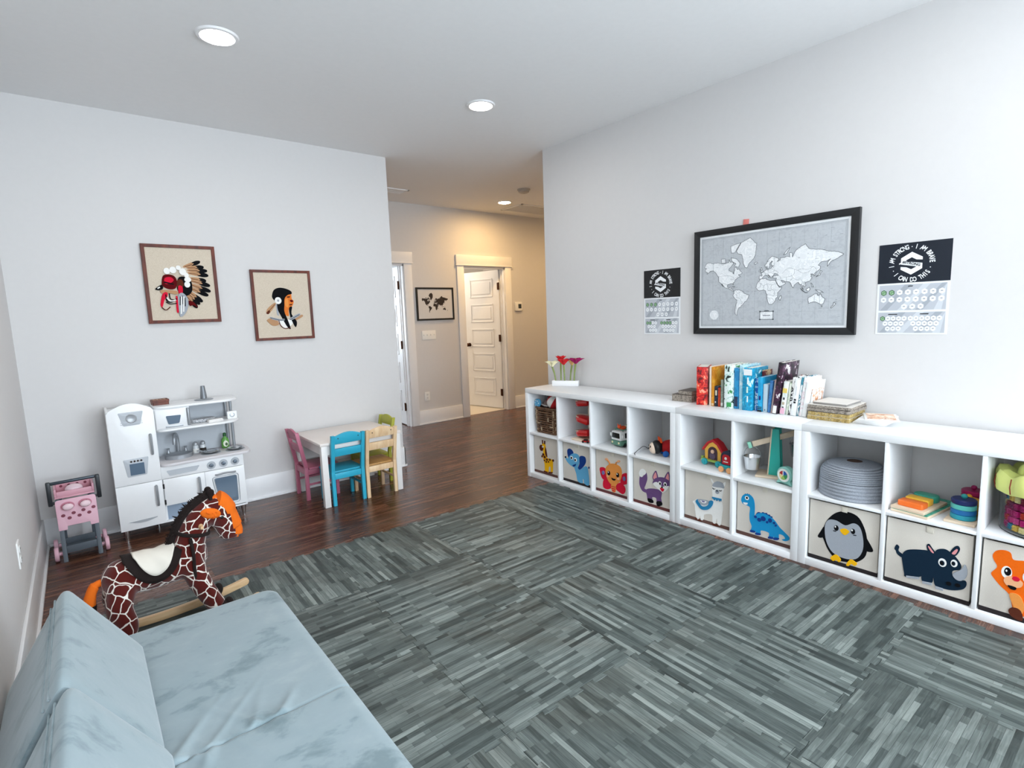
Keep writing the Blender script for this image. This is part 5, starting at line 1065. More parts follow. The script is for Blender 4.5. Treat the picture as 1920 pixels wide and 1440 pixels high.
b = MB(); b.prism(rpoly([(K(-2.724), .764), (K(-2.634), .766), (K(-2.612), .852), (K(-2.746), .851)], .008), -.017, -.0135, bev=.001); bd = obj('badge_plate', b, kg, fd)
b = MB()
for k in range(7): b.box(K(-2.738+.002*abs(k)), -.0185, .773+.011*k, K(-2.620-.0015*abs(k)), -.0165, .776+.011*k)
obj('grooves', b, kgl, bd)
b = MB(); b.lathe([(0, -.001), (.022, -.001), (.026, -.004), (.030, -.001), (.030, .003), (0, .003)], 28, c=(K(-2.678), -.0185, .81), M=Matrix.Rotation(R(-90), 4, 'X')); obj('dial', b, kgl, bd)
b = MB(); b.prism(rpoly([(K(-2.734), .430), (K(-2.630), .433), (K(-2.612), .549), (K(-2.748), .546)], .008), -.018, -.0135, bev=.001); dp = obj('ice_dispenser', b, kg, fd)
b = MB(); b.box(K(-2.718), -.0195, .440, K(-2.640), -.0175, .515); obj('dispenser_recess', b, kin, dp)
for k in range(4):
    b = MB(); x = K(-2.707+.018*k); b.cyl((x, -.024, .531), (x, -.017, .531), .006, n=12, bev=.0012); obj('button', b, dark_metal, dp)
b = MB(); q = [(K(-2.760), .134)]+[(K(-2.760+.158*t), .134-.016*math.sin(PI*t)) for t in [k/10 for k in range(11)]]+[(K(-2.604), .138)]; b.prism(q[1:], -.017, -.0135); obj('grille_trim', b, kgl, zd)
# base unit
b = MB(); xL, xR = K(-2.554), K(-2.05)
b.box(xL, .014, .075, xL+.012, .275, .458); b.box(xR-.014, 0, .075, xR, .275, .458, bev=.002); b.box(xL, .262, .075, xR, .275, .458); b.box(xL, .0, .075, xR-.014, .262, .087); b.box(K(-2.311), .004, .087, K(-2.299), .262, .37); b.box(xL+.012, .02, .366, xR-.014, .262, .374)
obj('base_cabinet', b, kw, kit)
b = MB(); b.box(xL, -.002, .374, xR, .012, .458, bev=.002); cp = obj('control_panel', b, kw, kit)
b = MB(); b.prism(rpoly([(K(-2.507), .390), (K(-2.350), .394), (K(-2.328), .428), (K(-2.524), .427)], .008), -.005, -.0015); obj('drawer_inlay', b, kg, cp)
for xx in (-2.258, -2.182, -2.107):
    b = MB(); b.lathe([(0, -.004), (.018, -.004), (.026, -.002), (.028, .001), (0, .001)], 28, c=(K(xx), -.0035, .411), M=Matrix.Rotation(R(-90), 4, 'X') @ Matrix.Rotation(PI, 4, 'X')); kb = obj('knob_plate', b, kgl, cp)
    b = MB(); b.cyl((K(xx), -.020, .411), (K(xx), -.006, .411), .013, n=20, bev=.002); b.box(K(xx)-.003, -.026, .400, K(xx)+.003, -.019, .422, bev=.001); obj('knob', b, mat('knob grey', '#6d7986', .35, .3), kb)
b = MB(); b.box(xL+.006, -.004, .188, K(-2.3065), .010, .3715, bev=.002); sdor = obj('sink_door', b, kw, kit)
handle('door_handle', K(-2.342), .215, .342, sdor)
b = MB()
for z in (.215, .325): b.box(xL-.001, -.006, z-.016, xL+.010, -.003, z+.016)
obj('hinges', b, black_plastic, sdor)
b = MB(); b.box(xL+.006, .020, .087, K(-2.3115), .032, .187); obj('kick_panel', b, mat('blue grey panel', '#8fa0b4', .5), kit)
b = MB(); b.box(K(-2.3025), -.004, .092, xR-.002, .010, .3715, bev=.002); od = obj('oven_door', b, kw, kit)
b = MB(); fr = rpoly([(K(-2.236), .118), (K(-2.098), .112), (K(-2.094), .322), (K(-2.262), .322)], .02, 5); inn = rpoly([(K(-2.228), .127), (K(-2.108), .122), (K(-2.105), .312), (K(-2.250), .312)], .015, 5)
for r_, mm in ((fr, 0), (inn, 0)): b.tube([(p[0], -.006, p[1]) for p in r_], .0028 if r_ is fr else .0022, 8, closed=True)
obj('window_trim', b, kgl, od)
b = MB(); b.prism(inn, -.0062, -.0035); obj('oven_window', b, kin, od)
b = MB(); b.box(K(-2.225), -.0068, .128, K(-2.115), -.006, .150); obj('rack_print', b, hole, od)
handle('oven_handle', K(-2.176), .338, .125, od, True)
for xx, yy in ((-2.775, .03), (-2.585, .24), (-2.775, .24), (-2.075, .03), (-2.075, .24), (-2.32, .03)):
    b = MB(); b.lathe([(0, 0), (.010, 0), (.011, .012), (.014, .03), (.020, .076 if xx > -2.5 else .082), (0, .076 if xx > -2.5 else .082)], 18, c=(K(xx), yy, 0)); obj('foot', b, chrome, kit)
ct = mat('pale counter', '#dad6d8', .45)
b = MB(); q = rpoly([(xL+.0005, -.028), (K(-2.01), -.028), (K(-1.99), .03), (K(-1.99), .20), (K(-2.01), .278), (xL+.0005, .278)], .05, 6); b.prism(q, .4585, .476, axis='z', bev=.003); cn = obj('countertop', b, ct, kit)
b = MB(); b.lathe([(0, .010), (.05, .011), (.070, .022), (.078, .028), (.084, .024), (.084, .0), (0, 0)], 36, c=(K(-2.427), .135, .4762), M=Matrix.Diagonal((1, .86, 1, 1))); obj('sink_bowl', b, steel, kit)
b = MB(); b.tube(ospline([(K(-2.415), .235, .476), (K(-2.415), .235, .59), (K(-2.421), .222, .622), (K(-2.431), .195, .630), (K(-2.440), .172, .610), (K(-2.443), .166, .565)], 6), .011, 12); b.cyl((K(-2.415), .235, .476), (K(-2.415), .235, .488), .02, n=18); obj('faucet', b, steel, kit)
for xx in (-2.478, -2.372):
    b = MB(); b.lathe([(0, 0), (.016, 0), (.013, .02), (.007, .040), (.006, .046), (.010, .052), (.010, .058), (0, .060)], 18, c=(K(xx), .215, .476)); obj('tap', b, steel, kit)
for xx, yy in ((-2.235, .100), (-2.078, .085)):
    b = MB(); b.lathe([(0, .001), (.058, .001), (.062, .004), (.066, .001), (.066, 0), (0, 0)], 32, c=(K(xx), yy, .4762)); obj('burner', b, kgl, kit)
b = MB(); b.box(xL+.002, .262, .4765, K(-2.075), .272, .845); obj('back_panel', b, kg, kit)
for nm, z0, z1, yb in (('middle_shelf', .691, .706, .2615), ('top_shelf', .845, .860, .275)):
    b = MB(); q = rpoly([(xL+.001, -.012), (K(-2.10), -.012), (K(-2.035), .07), (K(-2.03), .18), (K(-2.05), yb), (xL+.001, yb)], .07, 6); b.prism(q, z0, z1, axis='z', bev=.003); obj(nm, b, kw, kit)
b = MB(); b.box(xL+.002, .0, .7065, K(-2.352), .26, .8445, bev=.002); mw_ = obj('microwave', b, kw, kit)
b = MB(); b.box(xL+.006, -.010, .712, K(-2.372), .0, .840, bev=.002); md = obj('microwave_door', b, kw, mw_)
b = MB(); b.prism(rpoly([(K(-2.481), .738), (K(-2.418), .740), (K(-2.404), .794), (K(-2.492), .796)], .008), -.0125, -.0095); obj('microwave_window', b, kin, mw_)
b = MB(); b.box(K(-2.498), -.0125, .716, K(-2.397), -.0095, .729, bev=.001); obj('control_strip', b, kgl, mw_)
b = MB(); b.cyl((K(-2.361), -.012, .715), (K(-2.361), -.012, .835), .0085, n=14, bev=.002); obj('microwave_handle', b, steel, mw_)
for xx, yy in ((-2.060, .205), (-2.085, .248)):
    b = MB(); b.cyl((K(xx), yy, .476), (K(xx), yy, .691), .010, n=16); b.cyl((K(xx), yy, .706), (K(xx), yy, .845), .010, n=16); obj('post', b, steel, kit)
b = MB(); b.prism(rrect(K(-2.110), .7065, K(-2.045), .762, .008), .078, .100, bev=.004); ph = obj('toy_phone', b, kw, kit)
b = MB(); b.lathe([(.010, 0), (.018, -.001), (.018, -.004), (.010, -.004), (.010, 0)], 24, c=(K(-2.078), .077, .735), M=Matrix.Rotation(R(-90), 4, 'X') @ Matrix.Rotation(PI, 4, 'X')); obj('phone_dial', b, kgl, ph)

# things standing on the kitchen
def kth(name, label, cat, X, Y, z, rz=0, group=None): return thing(name, label, cat, (X, Y, z), rz, group)
brn = wood('red brown wood', '#4a1f14', '#7c3c26', (30, 8, 8), .5)
for k, (z, w_) in enumerate(((.8603, .092), (.8783, .098))):
    t = kth('wooden_tray', ('lower' if not k else 'upper')+' red-brown wooden tray of the small pile on the toy kitchen', 'tray', -2.500, .915, z, R(4), 'wooden trays on the toy kitchen')
    b = MB(); b.box(-w_/2, -.04, 0, w_/2, .04, .006); 
    for q in ((-w_/2, -.04, w_/2, -.034), (-w_/2, .034, w_/2, .04), (-w_/2, -.04, -w_/2+.006, .04), (w_/2-.006, -.04, w_/2, .04)): b.box(q[0], q[1], .006, q[2], q[3], .017)
    obj('tray_body', b, brn, t)
    if k:
        b = MB()
        for u in range(4): b.box(-w_/2+.010+.02*u, -.03, .0065, -w_/2+.026+.02*u, .03, .016, bev=.002)
        obj('wooden_pieces', b, mat('tan wood pieces', '#b58e72', .6), t)
t = kth('paper_towel_holder', 'grey cone paper towel holder on the toy kitchen top shelf', 'paper towel holder', -2.238, .90, .8603)
b = MB(); b.lathe([(0, 0), (.058, 0), (.060, .004), (.050, .008), (.02, .010), (0, .010)], 32); obj('holder_base', b, steel, t)
b = MB(); b.lathe([(0, .010), (.0215, .010), (.0205, .03), (.0135, .100), (0, .101)], 24); obj('holder_cone', b, mat('grey cone', '#7d8186', .4, .4), t)
t = kth('oven_mitt', 'silver patterned padded mitt on the toy kitchen middle shelf', 'oven mitt', -2.255, .90, .7063, R(8))
b = MB(); b.prism(spline([(-.075, -.02), (-.02, -.042), (.05, -.04), (.078, 0), (.05, .035), (-.02, .038), (-.07, .02)], 4), 0, .024, axis='z', bev=.008); obj('mitt_body', b, splotch('silver print cloth', ['#d9dadd', '#6d7076', '#e6e6e8', '#8d9096', '#c6c8cb'], 55, .6), t)
t = kth('folded_towel', 'folded white towel on the toy kitchen middle shelf', 'towel', -2.195, .825, .7063, R(12))
b = MB(); b.box(-.05, -.022, 0, .05, .022, .010, bev=.004); b.box(-.047, -.020, .0095, .047, .021, .019, bev=.004); obj('towel_cloth', b, mat('white cloth', '#eceae8', .9, bump=.3, bscale=500), t)
for xx, cc, lb in ((-2.314, '#e9e8e4', 'white salt shaker with a steel lid behind the toy burners'), (-2.268, '#2b2522', 'dark pepper shaker with a steel lid behind the toy burners')):
    t = kth('shaker', lb, 'shaker', xx, .955, .4764, 0, 'shakers on the toy kitchen')
    b = MB(); b.lathe([(0, 0), (.019, 0), (.020, .004), (.018, .05), (.015, .056), (0, .056)], 20); obj('shaker_body', b, mat('shaker glass', '#cfd3d6', .15, spec=.6), t)
    b = MB(); b.lathe([(0, .0), (.0206, .005), (.0196, .032), (.0190, .033)], 20); obj('contents', b, mat('fill '+cc, cc, .7), t)
    b = MB(); b.lathe([(.0165, .056), (.0175, .066), (.013, .078), (.006, .083), (0, .084)], 20); obj('shaker_lid', b, steel, t)
t = kth('soap_bottle', 'small green toy soap bottle beside the kitchen post', 'bottle', -2.120, .968, .4766)
b = MB(); b.lathe([(0, 0), (.024, 0), (.026, .004), (.026, .055), (.022, .07), (.010, .082), (.009, .088), (0, .088)], 24, M=Matrix.Diagonal((1, .7, 1, 1))); obj('bottle_body', b, mat('soap green', '#5f9a48', .25), t)
b = MB(); b.lathe([(0, .088), (.012, .088), (.011, .110), (.006, .114), (0, .114)], 18); obj('bottle_cap', b, mat('cap green', '#1f5a2a', .4), t)
b = MB(); b.prism(ell(0, .034, .017, .023), -.0200, -.0178); b.prism(ell(.004, .03, .009, .012), -.0206, -.0198, mi=1); obj('bottle_label', b, [mat('label cream', '#e6ead6', .5), mat('label green', '#44633c', .5)], t)
for xx, yy, rz, lb in ((-2.235, .870, R(160), 'small steel toy pan on the left burner of the toy kitchen'), (-2.078, .857, R(-70), 'small steel toy pan on the right burner of the toy kitchen')):
    t = kth('toy_pan', lb, 'pan', xx, yy, .4806, rz, 'pans on the toy burners')
    b = MB(); b.lathe([(0, .003), (.038, .003), (.046, .012), (.052, .014), (.053, .012), (.046, .002), (.040, 0), (0, 0)], 30); obj('pan_body', b, chrome, t)
    b = MB(); b.tube(ospline([(.050, 0, .013), (.066, 0, .018), (.086, 0, .021)], 4), .005, 8); obj('pan_handle', b, steel, t)
    b = MB(); b.lathe([(0, .018), (.02, .0165), (.036, .0125), (.040, .010), (0, .010)], 24); obj('pan_lid', b, chrome, t)

# ------------------------------------------------------------------ pink toy cart
pk = mat('pink paint', '#e2b3c2', .45); pk2 = mat('rose pink paint', '#dba2b0', .45); cg = mat('slate paint', '#59626b', .5); dkh = mat('graphite tube', '#23272b', .4); dot = mat('wine dots', '#7c3346', .6)
t = thing('toy_cart', 'pink wooden toy cart with dotted panels and a dark handle in the left corner', 'toy cart', (-3.005, .765, 0), R(2))
PM = Matrix.Translation((0, -.015, .178)) @ Matrix.Rotation(R(-16), 4, 'X')
b = MB(); b.prism(rpoly([(-.097, 0), (-.055, 0), (-.055, .022), (.055, .022), (.055, 0), (.097, 0), (.099, .175), (.090, .185), (-.090, .185), (-.099, .175)], .006), -.008, .008, bev=.002, M=PM); pn = obj('front_panel', b, pk, t)
b = MB()
for k, (x, z) in enumerate(((-.068, .098), (-.040, .078), (-.018, .104), (.008, .082), (.030, .110), (.056, .088), (.080, .116))): b.prism(ell(x, z-.01, .0105, .0095, 14), -.0088, -.0078, M=PM)
obj('dots', b, dot, pn)
for s in (-1, 1):
    b = MB(); b.prism(ell(s*.042, .142, .034, .026, 24), -.010, -.0078, M=PM); hb = obj('round_opening', b, mat('deep pink', '#c4788c', .5), pn)
    b = MB(); b.sphere((s*.042+.002, -.006, .142), (.027, .014, .020), M=PM); pb = obj('pink_ball', b, mat('pearl pink', '#f1d3da', .35), pn)
    b = MB()
    for (dx, dz) in ((-.012, .010), (.008, .012), (.0, -.004), (.018, -.002)): b.prism(ell(s*.042+dx, .142+dz, .005, .004, 10), -.0215, -.0185, M=PM)
    obj('ball_dots', b, dot, pb)
b = MB(); b.box(-.098, .045, .362, .098, .175, .374, bev=.003); b.box(-.098, .045, .374, -.086, .175, .425, bev=.003); b.box(.086, .045, .374, .098, .175, .425, bev=.003); b.box(-.086, .165, .374, .086, .175, .430, bev=.003); b.box(-.086, .046, .374, .086, .056, .405, bev=.002); tr2 = obj('top_tray', b, pk2, t)
b = MB()
for x in (-.06, -.02, .02, .06): b.prism(ell(x, .413, .008, .008, 12), .1635, .1648)
obj('dots', b, dot, tr2)
b = MB(); b.sphere((.0, .085, .405), (.045, .03, .028)); obj('pink_pillow', b, mat('pearl pink', '#f1d3da', .35), t)
for s in (-1, 1):
    b = MB(); b.prism([(-.075, .0), (-.052, .0), (.050, .36), (.030, .36)], s*.084-.011+(0), s*.084+.011, axis='x', bev=.002); obj('side_rail', b, cg, t)
    b = MB(); b.prism([(.175, .02), (.150, .02), (.055, .36), (.078, .36)], s*.070-.008, s*.070+.008, axis='x', bev=.002); obj('rear_rail', b, cg, t)
    b = MB(); b.box(s*.118-.011, .016, .330, s*.118+.011, .046, .478, bev=.005); obj('handle_arm', b, dkh, t)
    b = MB(); b.cyl((min(s*.098, s*.112), .031, .345), (max(s*.098, s*.112), .031, .345), .008, n=12); obj('arm_bolt', b, dkh, t)
b = MB(); b.cyl((-.107, .031, .466), (.107, .031, .468), .010, n=14, bev=.003); obj('handle_bar', b, mat('steel bar', '#444c54', .3, .5), t)
b = MB(); b.box(-.073, -.055, .045, .073, -.043, .088, bev=.002); b.box(-.073, -.045, .045, .073, .12, .053); b.box(-.073, .112, .045, .073, .122, .088, bev=.002); obj('basket', b, cg, t)
for y, r_ in ((-.03, .043), (.14, .043)):
    b = MB(); b.cyl((-.118, y, r_), (.118, y, r_), .006, n=10); obj('axle', b, pk, t)
    for s in (-1, 1):
        b = MB(); b.cyl((s*.122-.011, y, r_), (s*.122+.011, y, r_), r_, n=28, bev=.006); b.cyl((s*.103-.008, y, r_), (s*.103+.008, y, r_), .012, n=14); obj('wheel', b, pk, t)

# ------------------------------------------------------------------ children's table and chairs
twh = mat('white table paint', '#e9e6e3', .4)
t = thing('play_table', 'small white rectangular play table with four coloured chairs around it', 'table', (-1.2725, .75, 0))
b = MB(); b.box(-.3275, -.295, .468, .3275, .295, .490, bev=.004); obj('tabletop', b, mat('pale table top', '#e9e0da', .35), t)
for sx in (-1, 1):
    for sy in (-1, 1):
        b = MB(); b.box(sx*.298-.0225, sy*.270-.0225, 0, sx*.298+.0225, sy*.270+.0225, .468, bev=.003); obj('leg', b, twh, t)
for sx in (-1, 1): b = MB(); b.box(sx*.298-.009, -.2475, .395, sx*.298+.009, .2475, .468, bev=.002); obj('apron', b, twh, t)
for sy in (-1, 1): b = MB(); b.box(-.2755, sy*.270-.009, .395, .2755, sy*.270+.009, .468, bev=.002); obj('apron', b, twh, t)
def chair(label, x, y, rz, m, ms, bolt):
    t = thing('kids_chair', label, 'chair', (x, y, 0), rz, 'coloured chairs at the play table')
    hw, dp, th, lean = .130, .235, .027, .052
    for s in (-1, 1):
        b = MB(); zs = [0, .262, .545]; ys = [0, 0, -lean]
        for (za, ya), (zb, yb_) in (((0, 0), (.262, 0)), ((.262, 0), (.545, -lean))):
            b.prism([(ya-th/2, za), (ya+th/2, za), (yb_+th/2, zb), (yb_-th/2, zb)], s*hw-s*th-(0 if s > 0 else -0) if s > 0 else -hw, s*hw if s > 0 else -hw+th, axis='x', bev=.002)
        obj('back_post', b, m, t)
        b = MB(); b.box(s*(hw-.013)-.0125, dp-.0125, 0, s*(hw-.013)+.0125, dp+.0125, .242, bev=.002); obj('front_leg', b, m, t)
        b = MB(); b.box(s*(hw-.014)-.007, .0145, .115, s*(hw-.014)+.007, dp-.013, .130, bev=.002); obj('side_stretcher', b, m, t)
        b = MB(); b.box(s*(hw-.014)-.007, .0145, .200, s*(hw-.014)+.007, dp-.013, .242, bev=.002); obj('side_apron', b, m, t)
    b = MB(); b.box(-hw+.028, -.008, .200, hw-.028, .008, .246, bev=.002); obj('rear_apron', b, m, t)
    b = MB(); b.box(-hw+.027, dp-.008, .205, hw-.027, dp+.008, .242, bev=.002); obj('front_apron', b, m, t)
    b = MB(); b.prism(rpoly([(-hw-.002, .018), (hw+.002, .018), (hw+.002, dp+.02), (-hw-.002, dp+.02)], .012), .2425, .258, axis='z', bev=.003); obj('seat', b, ms, t)
    def rail(nm, z0, z1, arch, mm):
        b = MB(); n = 10; w_ = hw-.0275
        top = [(w_-2*w_*k/n, z1+arch*math.sin(PI*k/n)) for k in range(n+1)]
        za = (z0+z1)/2; ya = -lean*(za-.262)/(.545-.262)
        MR = Matrix.Translation((0, ya, za)) @ Matrix.Rotation(math.atan(lean/.283), 4, 'X') @ Matrix.Translation((0, 0, -za))
        b.prism([(-w_, z0), (w_, z0)]+top, -.008, .008, bev=.002, M=MR); o = obj(nm, b, mm, t)
        return MR
    MR = rail('top_rail', .478, .536, .026, m); rail('mid_rail', .380, .440, 0, m)
    b = MB()
    for s in (-1, 1): b.cyl(MR @ Vector((s*.078, -.0095, .522)), MR @ Vector((s*.078, -.0075, .522)), .0045, n=10)
    obj('bolt_caps', b, bolt, t)
    return t
def paint(nm, c): return mat(nm, c, .42)
bk_ = mat('dark bolts', '#3b3a38', .5, .5)
chair('turquoise blue wooden child chair at the front left of the white table', -1.400, .470, 0, paint('turquoise blue paint', '#2fa9c6'), paint('turquoise blue paint', '#2fa9c6'), bk_)
natm = wood('natural birch', '#dcb588', '#efd3ad', (20, 20, 3), .45)
chair('natural wood child chair at the front right of the white table', -1.134, .460, 0, natm, wood('honey birch', '#b98a4e', '#cf9f60', (20, 4, 20), .45), bk_)
chair('dusty pink wooden child chair at the left end of the white table', -1.622, .862, -PI/2, paint('dusty pink paint', '#b8677e'), paint('dusty pink paint', '#b8677e'), bk_)
chair('olive green wooden child chair at the right end of the white table', -.918, .855, PI/2, paint('olive green paint', '#a8a835'), paint('olive green paint', '#a8a835'), bk_)

# ------------------------------------------------------------------ rocking giraffe
gf = giraffe_fur()
t = thing('rocking_giraffe', 'plush rocking giraffe with a cream saddle behind the couch', 'rocking toy', (-2.690, -.575, 0), R(3)); t.scale = (.90, .90, .97)
b = MB()
def limb(pts, rr): b.tube(ospline(pts, 5), rr if not isinstance(rr, list) else [x[0] for x in ospline([(r_, 0) for r_ in rr], 5)], 14)
limb([(-.20, 0, .315), (-.10, 0, .305), (0, 0, .300), (.09, 0, .318), (.13, 0, .335)], [.078, .088, .082, .088, .080])
b.sphere((-.185, 0, .305), (.085, .085, .088)); b.sphere((.105, 0, .325), (.085, .080, .10))
limb([(.10, 0, .34), (.122, 0, .42), (.165, 0, .49), (.222, 0, .532)], [.082, .074, .066, .060])
limb([(.19, 0, .530), (.245, 0, .520), (.280, 0, .458), (.298, 0, .390), (.297, 0, .360)], [.056, .068, .060, .052, .044])
for s in (-1, 1):
    so = .0 if s > 0 else -.044
    limb([(-.19, s*.045, .29), (-.215, s*.062+so*.5, .20), (-.195, s*.075+so, .13), (-.215, s*.080+so, .075)], [.066, .056, .046, .046])
    limb([(.10, s*.040, .31), (.125, s*.058+so*.5, .21), (.155, s*.072+so, .14), (.185, s*.080+so, .080)], [.060, .052, .046, .044])
body = obj('plush_body', b, gf, t)
evaluated(body, [('REMESH', dict(mode='VOXEL', voxel_size=.0075)), ('SMOOTH', dict(factor=.6, iterations=8))])
body.data.materials.clear(); body.data.materials.append(gf)
blk = mat('dark brown fur', '#170b08', .95, bump=.6, bscale=300, vary=.25); orf = mat('orange fur', '#e2690c', .95, bump=.5, bscale=350, vary=.12); crm = mat('cream saddle cloth', '#d8d1c5', .85, bump=.25, bscale=40)
rnd = random.Random(9)
def fur(b, c, n, r, ln, dr=None):
    for _ in range(n):
        v = Vector((rnd.gauss(0, 1), rnd.gauss(0, 1), rnd.gauss(0, 1))).normalized()
        if dr: v = (v*.8+Vector(dr)).normalized()
        p = Vector(c)+Vector((rnd.uniform(-1, 1)*r, rnd.uniform(-1, 1)*r, rnd.uniform(-1, 1)*r))
        b.cyl(p, p+v*ln*rnd.uniform(.6, 1.2), .006, .001, n=5)
b = MB(); mp = ospline([(.03, 0, .40), (.050, 0, .45), (.090, 0, .515), (.142, 0, .565), (.20, 0, .594), (.232, 0, .600)], 8)
b.tube(mp, .024, 10, sq=.9)
for p in mp: fur(b, p, 12, .013, .024, (-.5, 0, .5))
obj('mane', b, blk, t)
b = MB(); pa = ospline([(.222, 0, .566), (.262, 0, .552), (.294, 0, .500), (.316, 0, .430), (.328, 0, .390), (.320, 0, .362)], 6); b.tube(pa, [.034]*5+[.058]*8+[.050]*8+[.043]*6+[.028]*4, 16); 
fur(b, (.24, 0, .555), 30, .028, .016)
obj('face_patch', b, orf, t)
for s in (-1, 1):
    b = MB(); b.sphere((.212, s*.062, .522), (.050, .017, .026), M=Matrix.Rotation(R(18), 4, 'Y')); fur(b, (.212, s*.066, .522), 18, .022, .012); obj('ear', b, orf, t)
    b = MB(); b.cyl((.225, s*.026, .575), (.228, s*.030, .612), .010, .008, n=12); b.sphere((.228, s*.030, .616), .018, 12, 8); obj('horn', b, blk, t)
    b = MB(); b.sphere((.262, s*.060, .490), (.010, .006, .010), 12, 8); obj('eye', b, black_plastic, t)
    b = MB(); b.sphere((.340, s*.024, .394), (.008, .008, .012), 12, 8); obj('nostril', b, blk, t)
    b = MB(); b.sphere((.160, s*.066, .470), (.012, .014, .015), 12, 8); b.cyl((.160, s*.060, .472), (.160, s*.098, .472), .008, n=12, bev=.002); obj('grip', b, light_wood, t)
    for fx in (-.222, .198):
        b = MB(); b.sphere((fx+.006, s*.082-(.046 if s < 0 else 0), .062), (.050, .036, .040), M=Matrix.Rotation(R(8), 4, 'Y')); b.sphere((fx+.040, s*.082-(.046 if s < 0 else 0), .075), (.022, .030, .030)); obj('hoof', b, blk, t)
b = MB(); ring = [(.128+.084*math.cos(a)*.9, .082*math.sin(a), .438-.02*math.cos(a)) for a in [2*PI*k/28 for k in range(28)]]; b.tube(ring, .009, 8, closed=True)
b.tube(ospline([(.105, -.078, .43), (.108, -.100, .36), (.104, -.110, .29), (.106, -.112, .21), (.112, -.108, .14)], 5), .008, 8); b.tube(ospline([(.10, .082, .42), (.105, .094, .36), (.10, .100, .28), (.105, .104, .20), (.112, .100, .14)], 5), .007, 8); obj('bridle', b, blk, t)
def saddle(nm, x0, x1, drop, off, m, edge):
    b = MB(); n, mm = 22, 18; g = []
    for i in range(n+1):
        u = i/n; x = x0+(x1-x0)*u; row = []
        e = math.sin(PI*min(max(u, .02), .98))**.45
        for j in range(mm+1):
            a = (-1+2*j/mm)*drop*e
            r_ = .0885+off+(.003*math.sin(x*70+a*4) if not edge else 0)+.010*max(0, abs(u-.5)*2-.6)
            cz = .305+.06*max(0, (x-.03))+.02*((x+.05)/.1)**2*.3
            row.append(b.bm.verts.new((x, r_*math.sin(a), cz+r_*math.cos(a))))
        g.append(row)
    for i in range(n):
        for j in range(mm): b.bm.faces.new((g[i][j], g[i+1][j], g[i+1][j+1], g[i][j+1]))
    b._end(0); o = obj(nm, b, m, t, ang=80); md_ = o.modifiers.new('thickness', 'SOLIDIFY'); md_.thickness = .006; return o
saddle('saddle_trim', -.178, .075, 2.0, .004, blk, True); saddle('saddle', -.135, .038, 1.55, .011, crm, False)
b = MB(); b.tube(ospline([(-.255, 0, .315), (-.290, 0, .305), (-.312, 0, .262), (-.318, 0, .215)], 6), [.016]*6+[.022]*6+[.024]*7, 12); obj('tail', b, orf, t)
b = MB(); b.tube(ospline([(-.318, 0, .225), (-.322, 0, .19), (-.326, 0, .15), (-.335, 0, .115)], 6), [.027]*6+[.030]*6+[.016]*7, 12)
for z in (.2, .17, .14, .12): fur(b, (-.325, 0, z), 14, .012, .03, (0, 0, -1))
obj('tail_tuft', b, blk, t)
for s in (-1, 1):
    b = MB(); q = [(.40*k/16-.0, 0) for k in range(1)]
    up_, lo_ = [], []
    for k in range(25):
        x = -.36+.735*k/24; zc = .013+.020+.24*x*x
        up_.append((x, zc+.017)); lo_.append((x, zc-.017-.003))
    endc = [(.375+.020*math.sin(a), (up_[-1][1]+lo_[-1][1])/2+.0185*math.cos(a)) for a in [R(k*20) for k in range(1, 9)]]
    b.prism(up_+endc+lo_[::-1], (.085 if s > 0 else -.150)-.014, (.085 if s > 0 else -.150)+.014, bev=.004); obj('rocker', b, light_wood, t)
for x in (-.215, .205):
    zc = .013+.020+.24*x*x
    b = MB(); b.cyl((x, -.1365, zc), (x, .0715, zc), .011, n=14); obj('cross_bar', b, light_wood, t)

# ------------------------------------------------------------------ framed pictures on the back wall
def frame_parts(t, w, h, fw_, d, fm, inner, im, gap=.0):
    """moulding round a w x h picture; front faces local -y, back against y = 0"""
    b = MB()
    for q in ([(0, 0), (w, 0), (w-fw_, fw_), (fw_, fw_)], [(w, 0), (w, h), (w-fw_, h-fw_), (w-fw_, fw_)], [(w, h), (0, h), (fw_, h-fw_), (w-fw_, h-fw_)], [(0, h), (0, 0), (fw_, fw_), (fw_, h-fw_)]): b.prism(q, -d, -.001, bev=.0015)
    obj('frame', b, fm, t)
    b = MB(); b.box(fw_*.8, -d+.008, fw_*.8, w-fw_*.8, -.002, h-fw_*.8); obj(inner, b, im, t)
t = thing('framed_embroidery', 'larger wood-framed crewel embroidery of a feathered headdress on the back wall', 'framed picture', (-2.493, YB, 1.408))
frame_parts(t, .448, .543, .022, .026, frame_wood, 'linen_backing', linen)
b = MB(); felt_shapes(b, M['chief'], -.0178, .0, .0, .00022, .0012); obj('stitched_headdress', b, [FELT[k] for k in FKEYS], t)
t = thing('framed_embroidery', 'smaller wood-framed crewel embroidery of a woman with long black braids', 'framed picture', (-1.818, YB, 1.250))
frame_parts(t, .450, .544, .020, .026, frame_wood, 'linen_backing', linen)
b = MB(); felt_shapes(b, M['woman'], -.0178, .0, .0, .00022, .0012); obj('stitched_portrait', b, [FELT[k] for k in FKEYS], t)

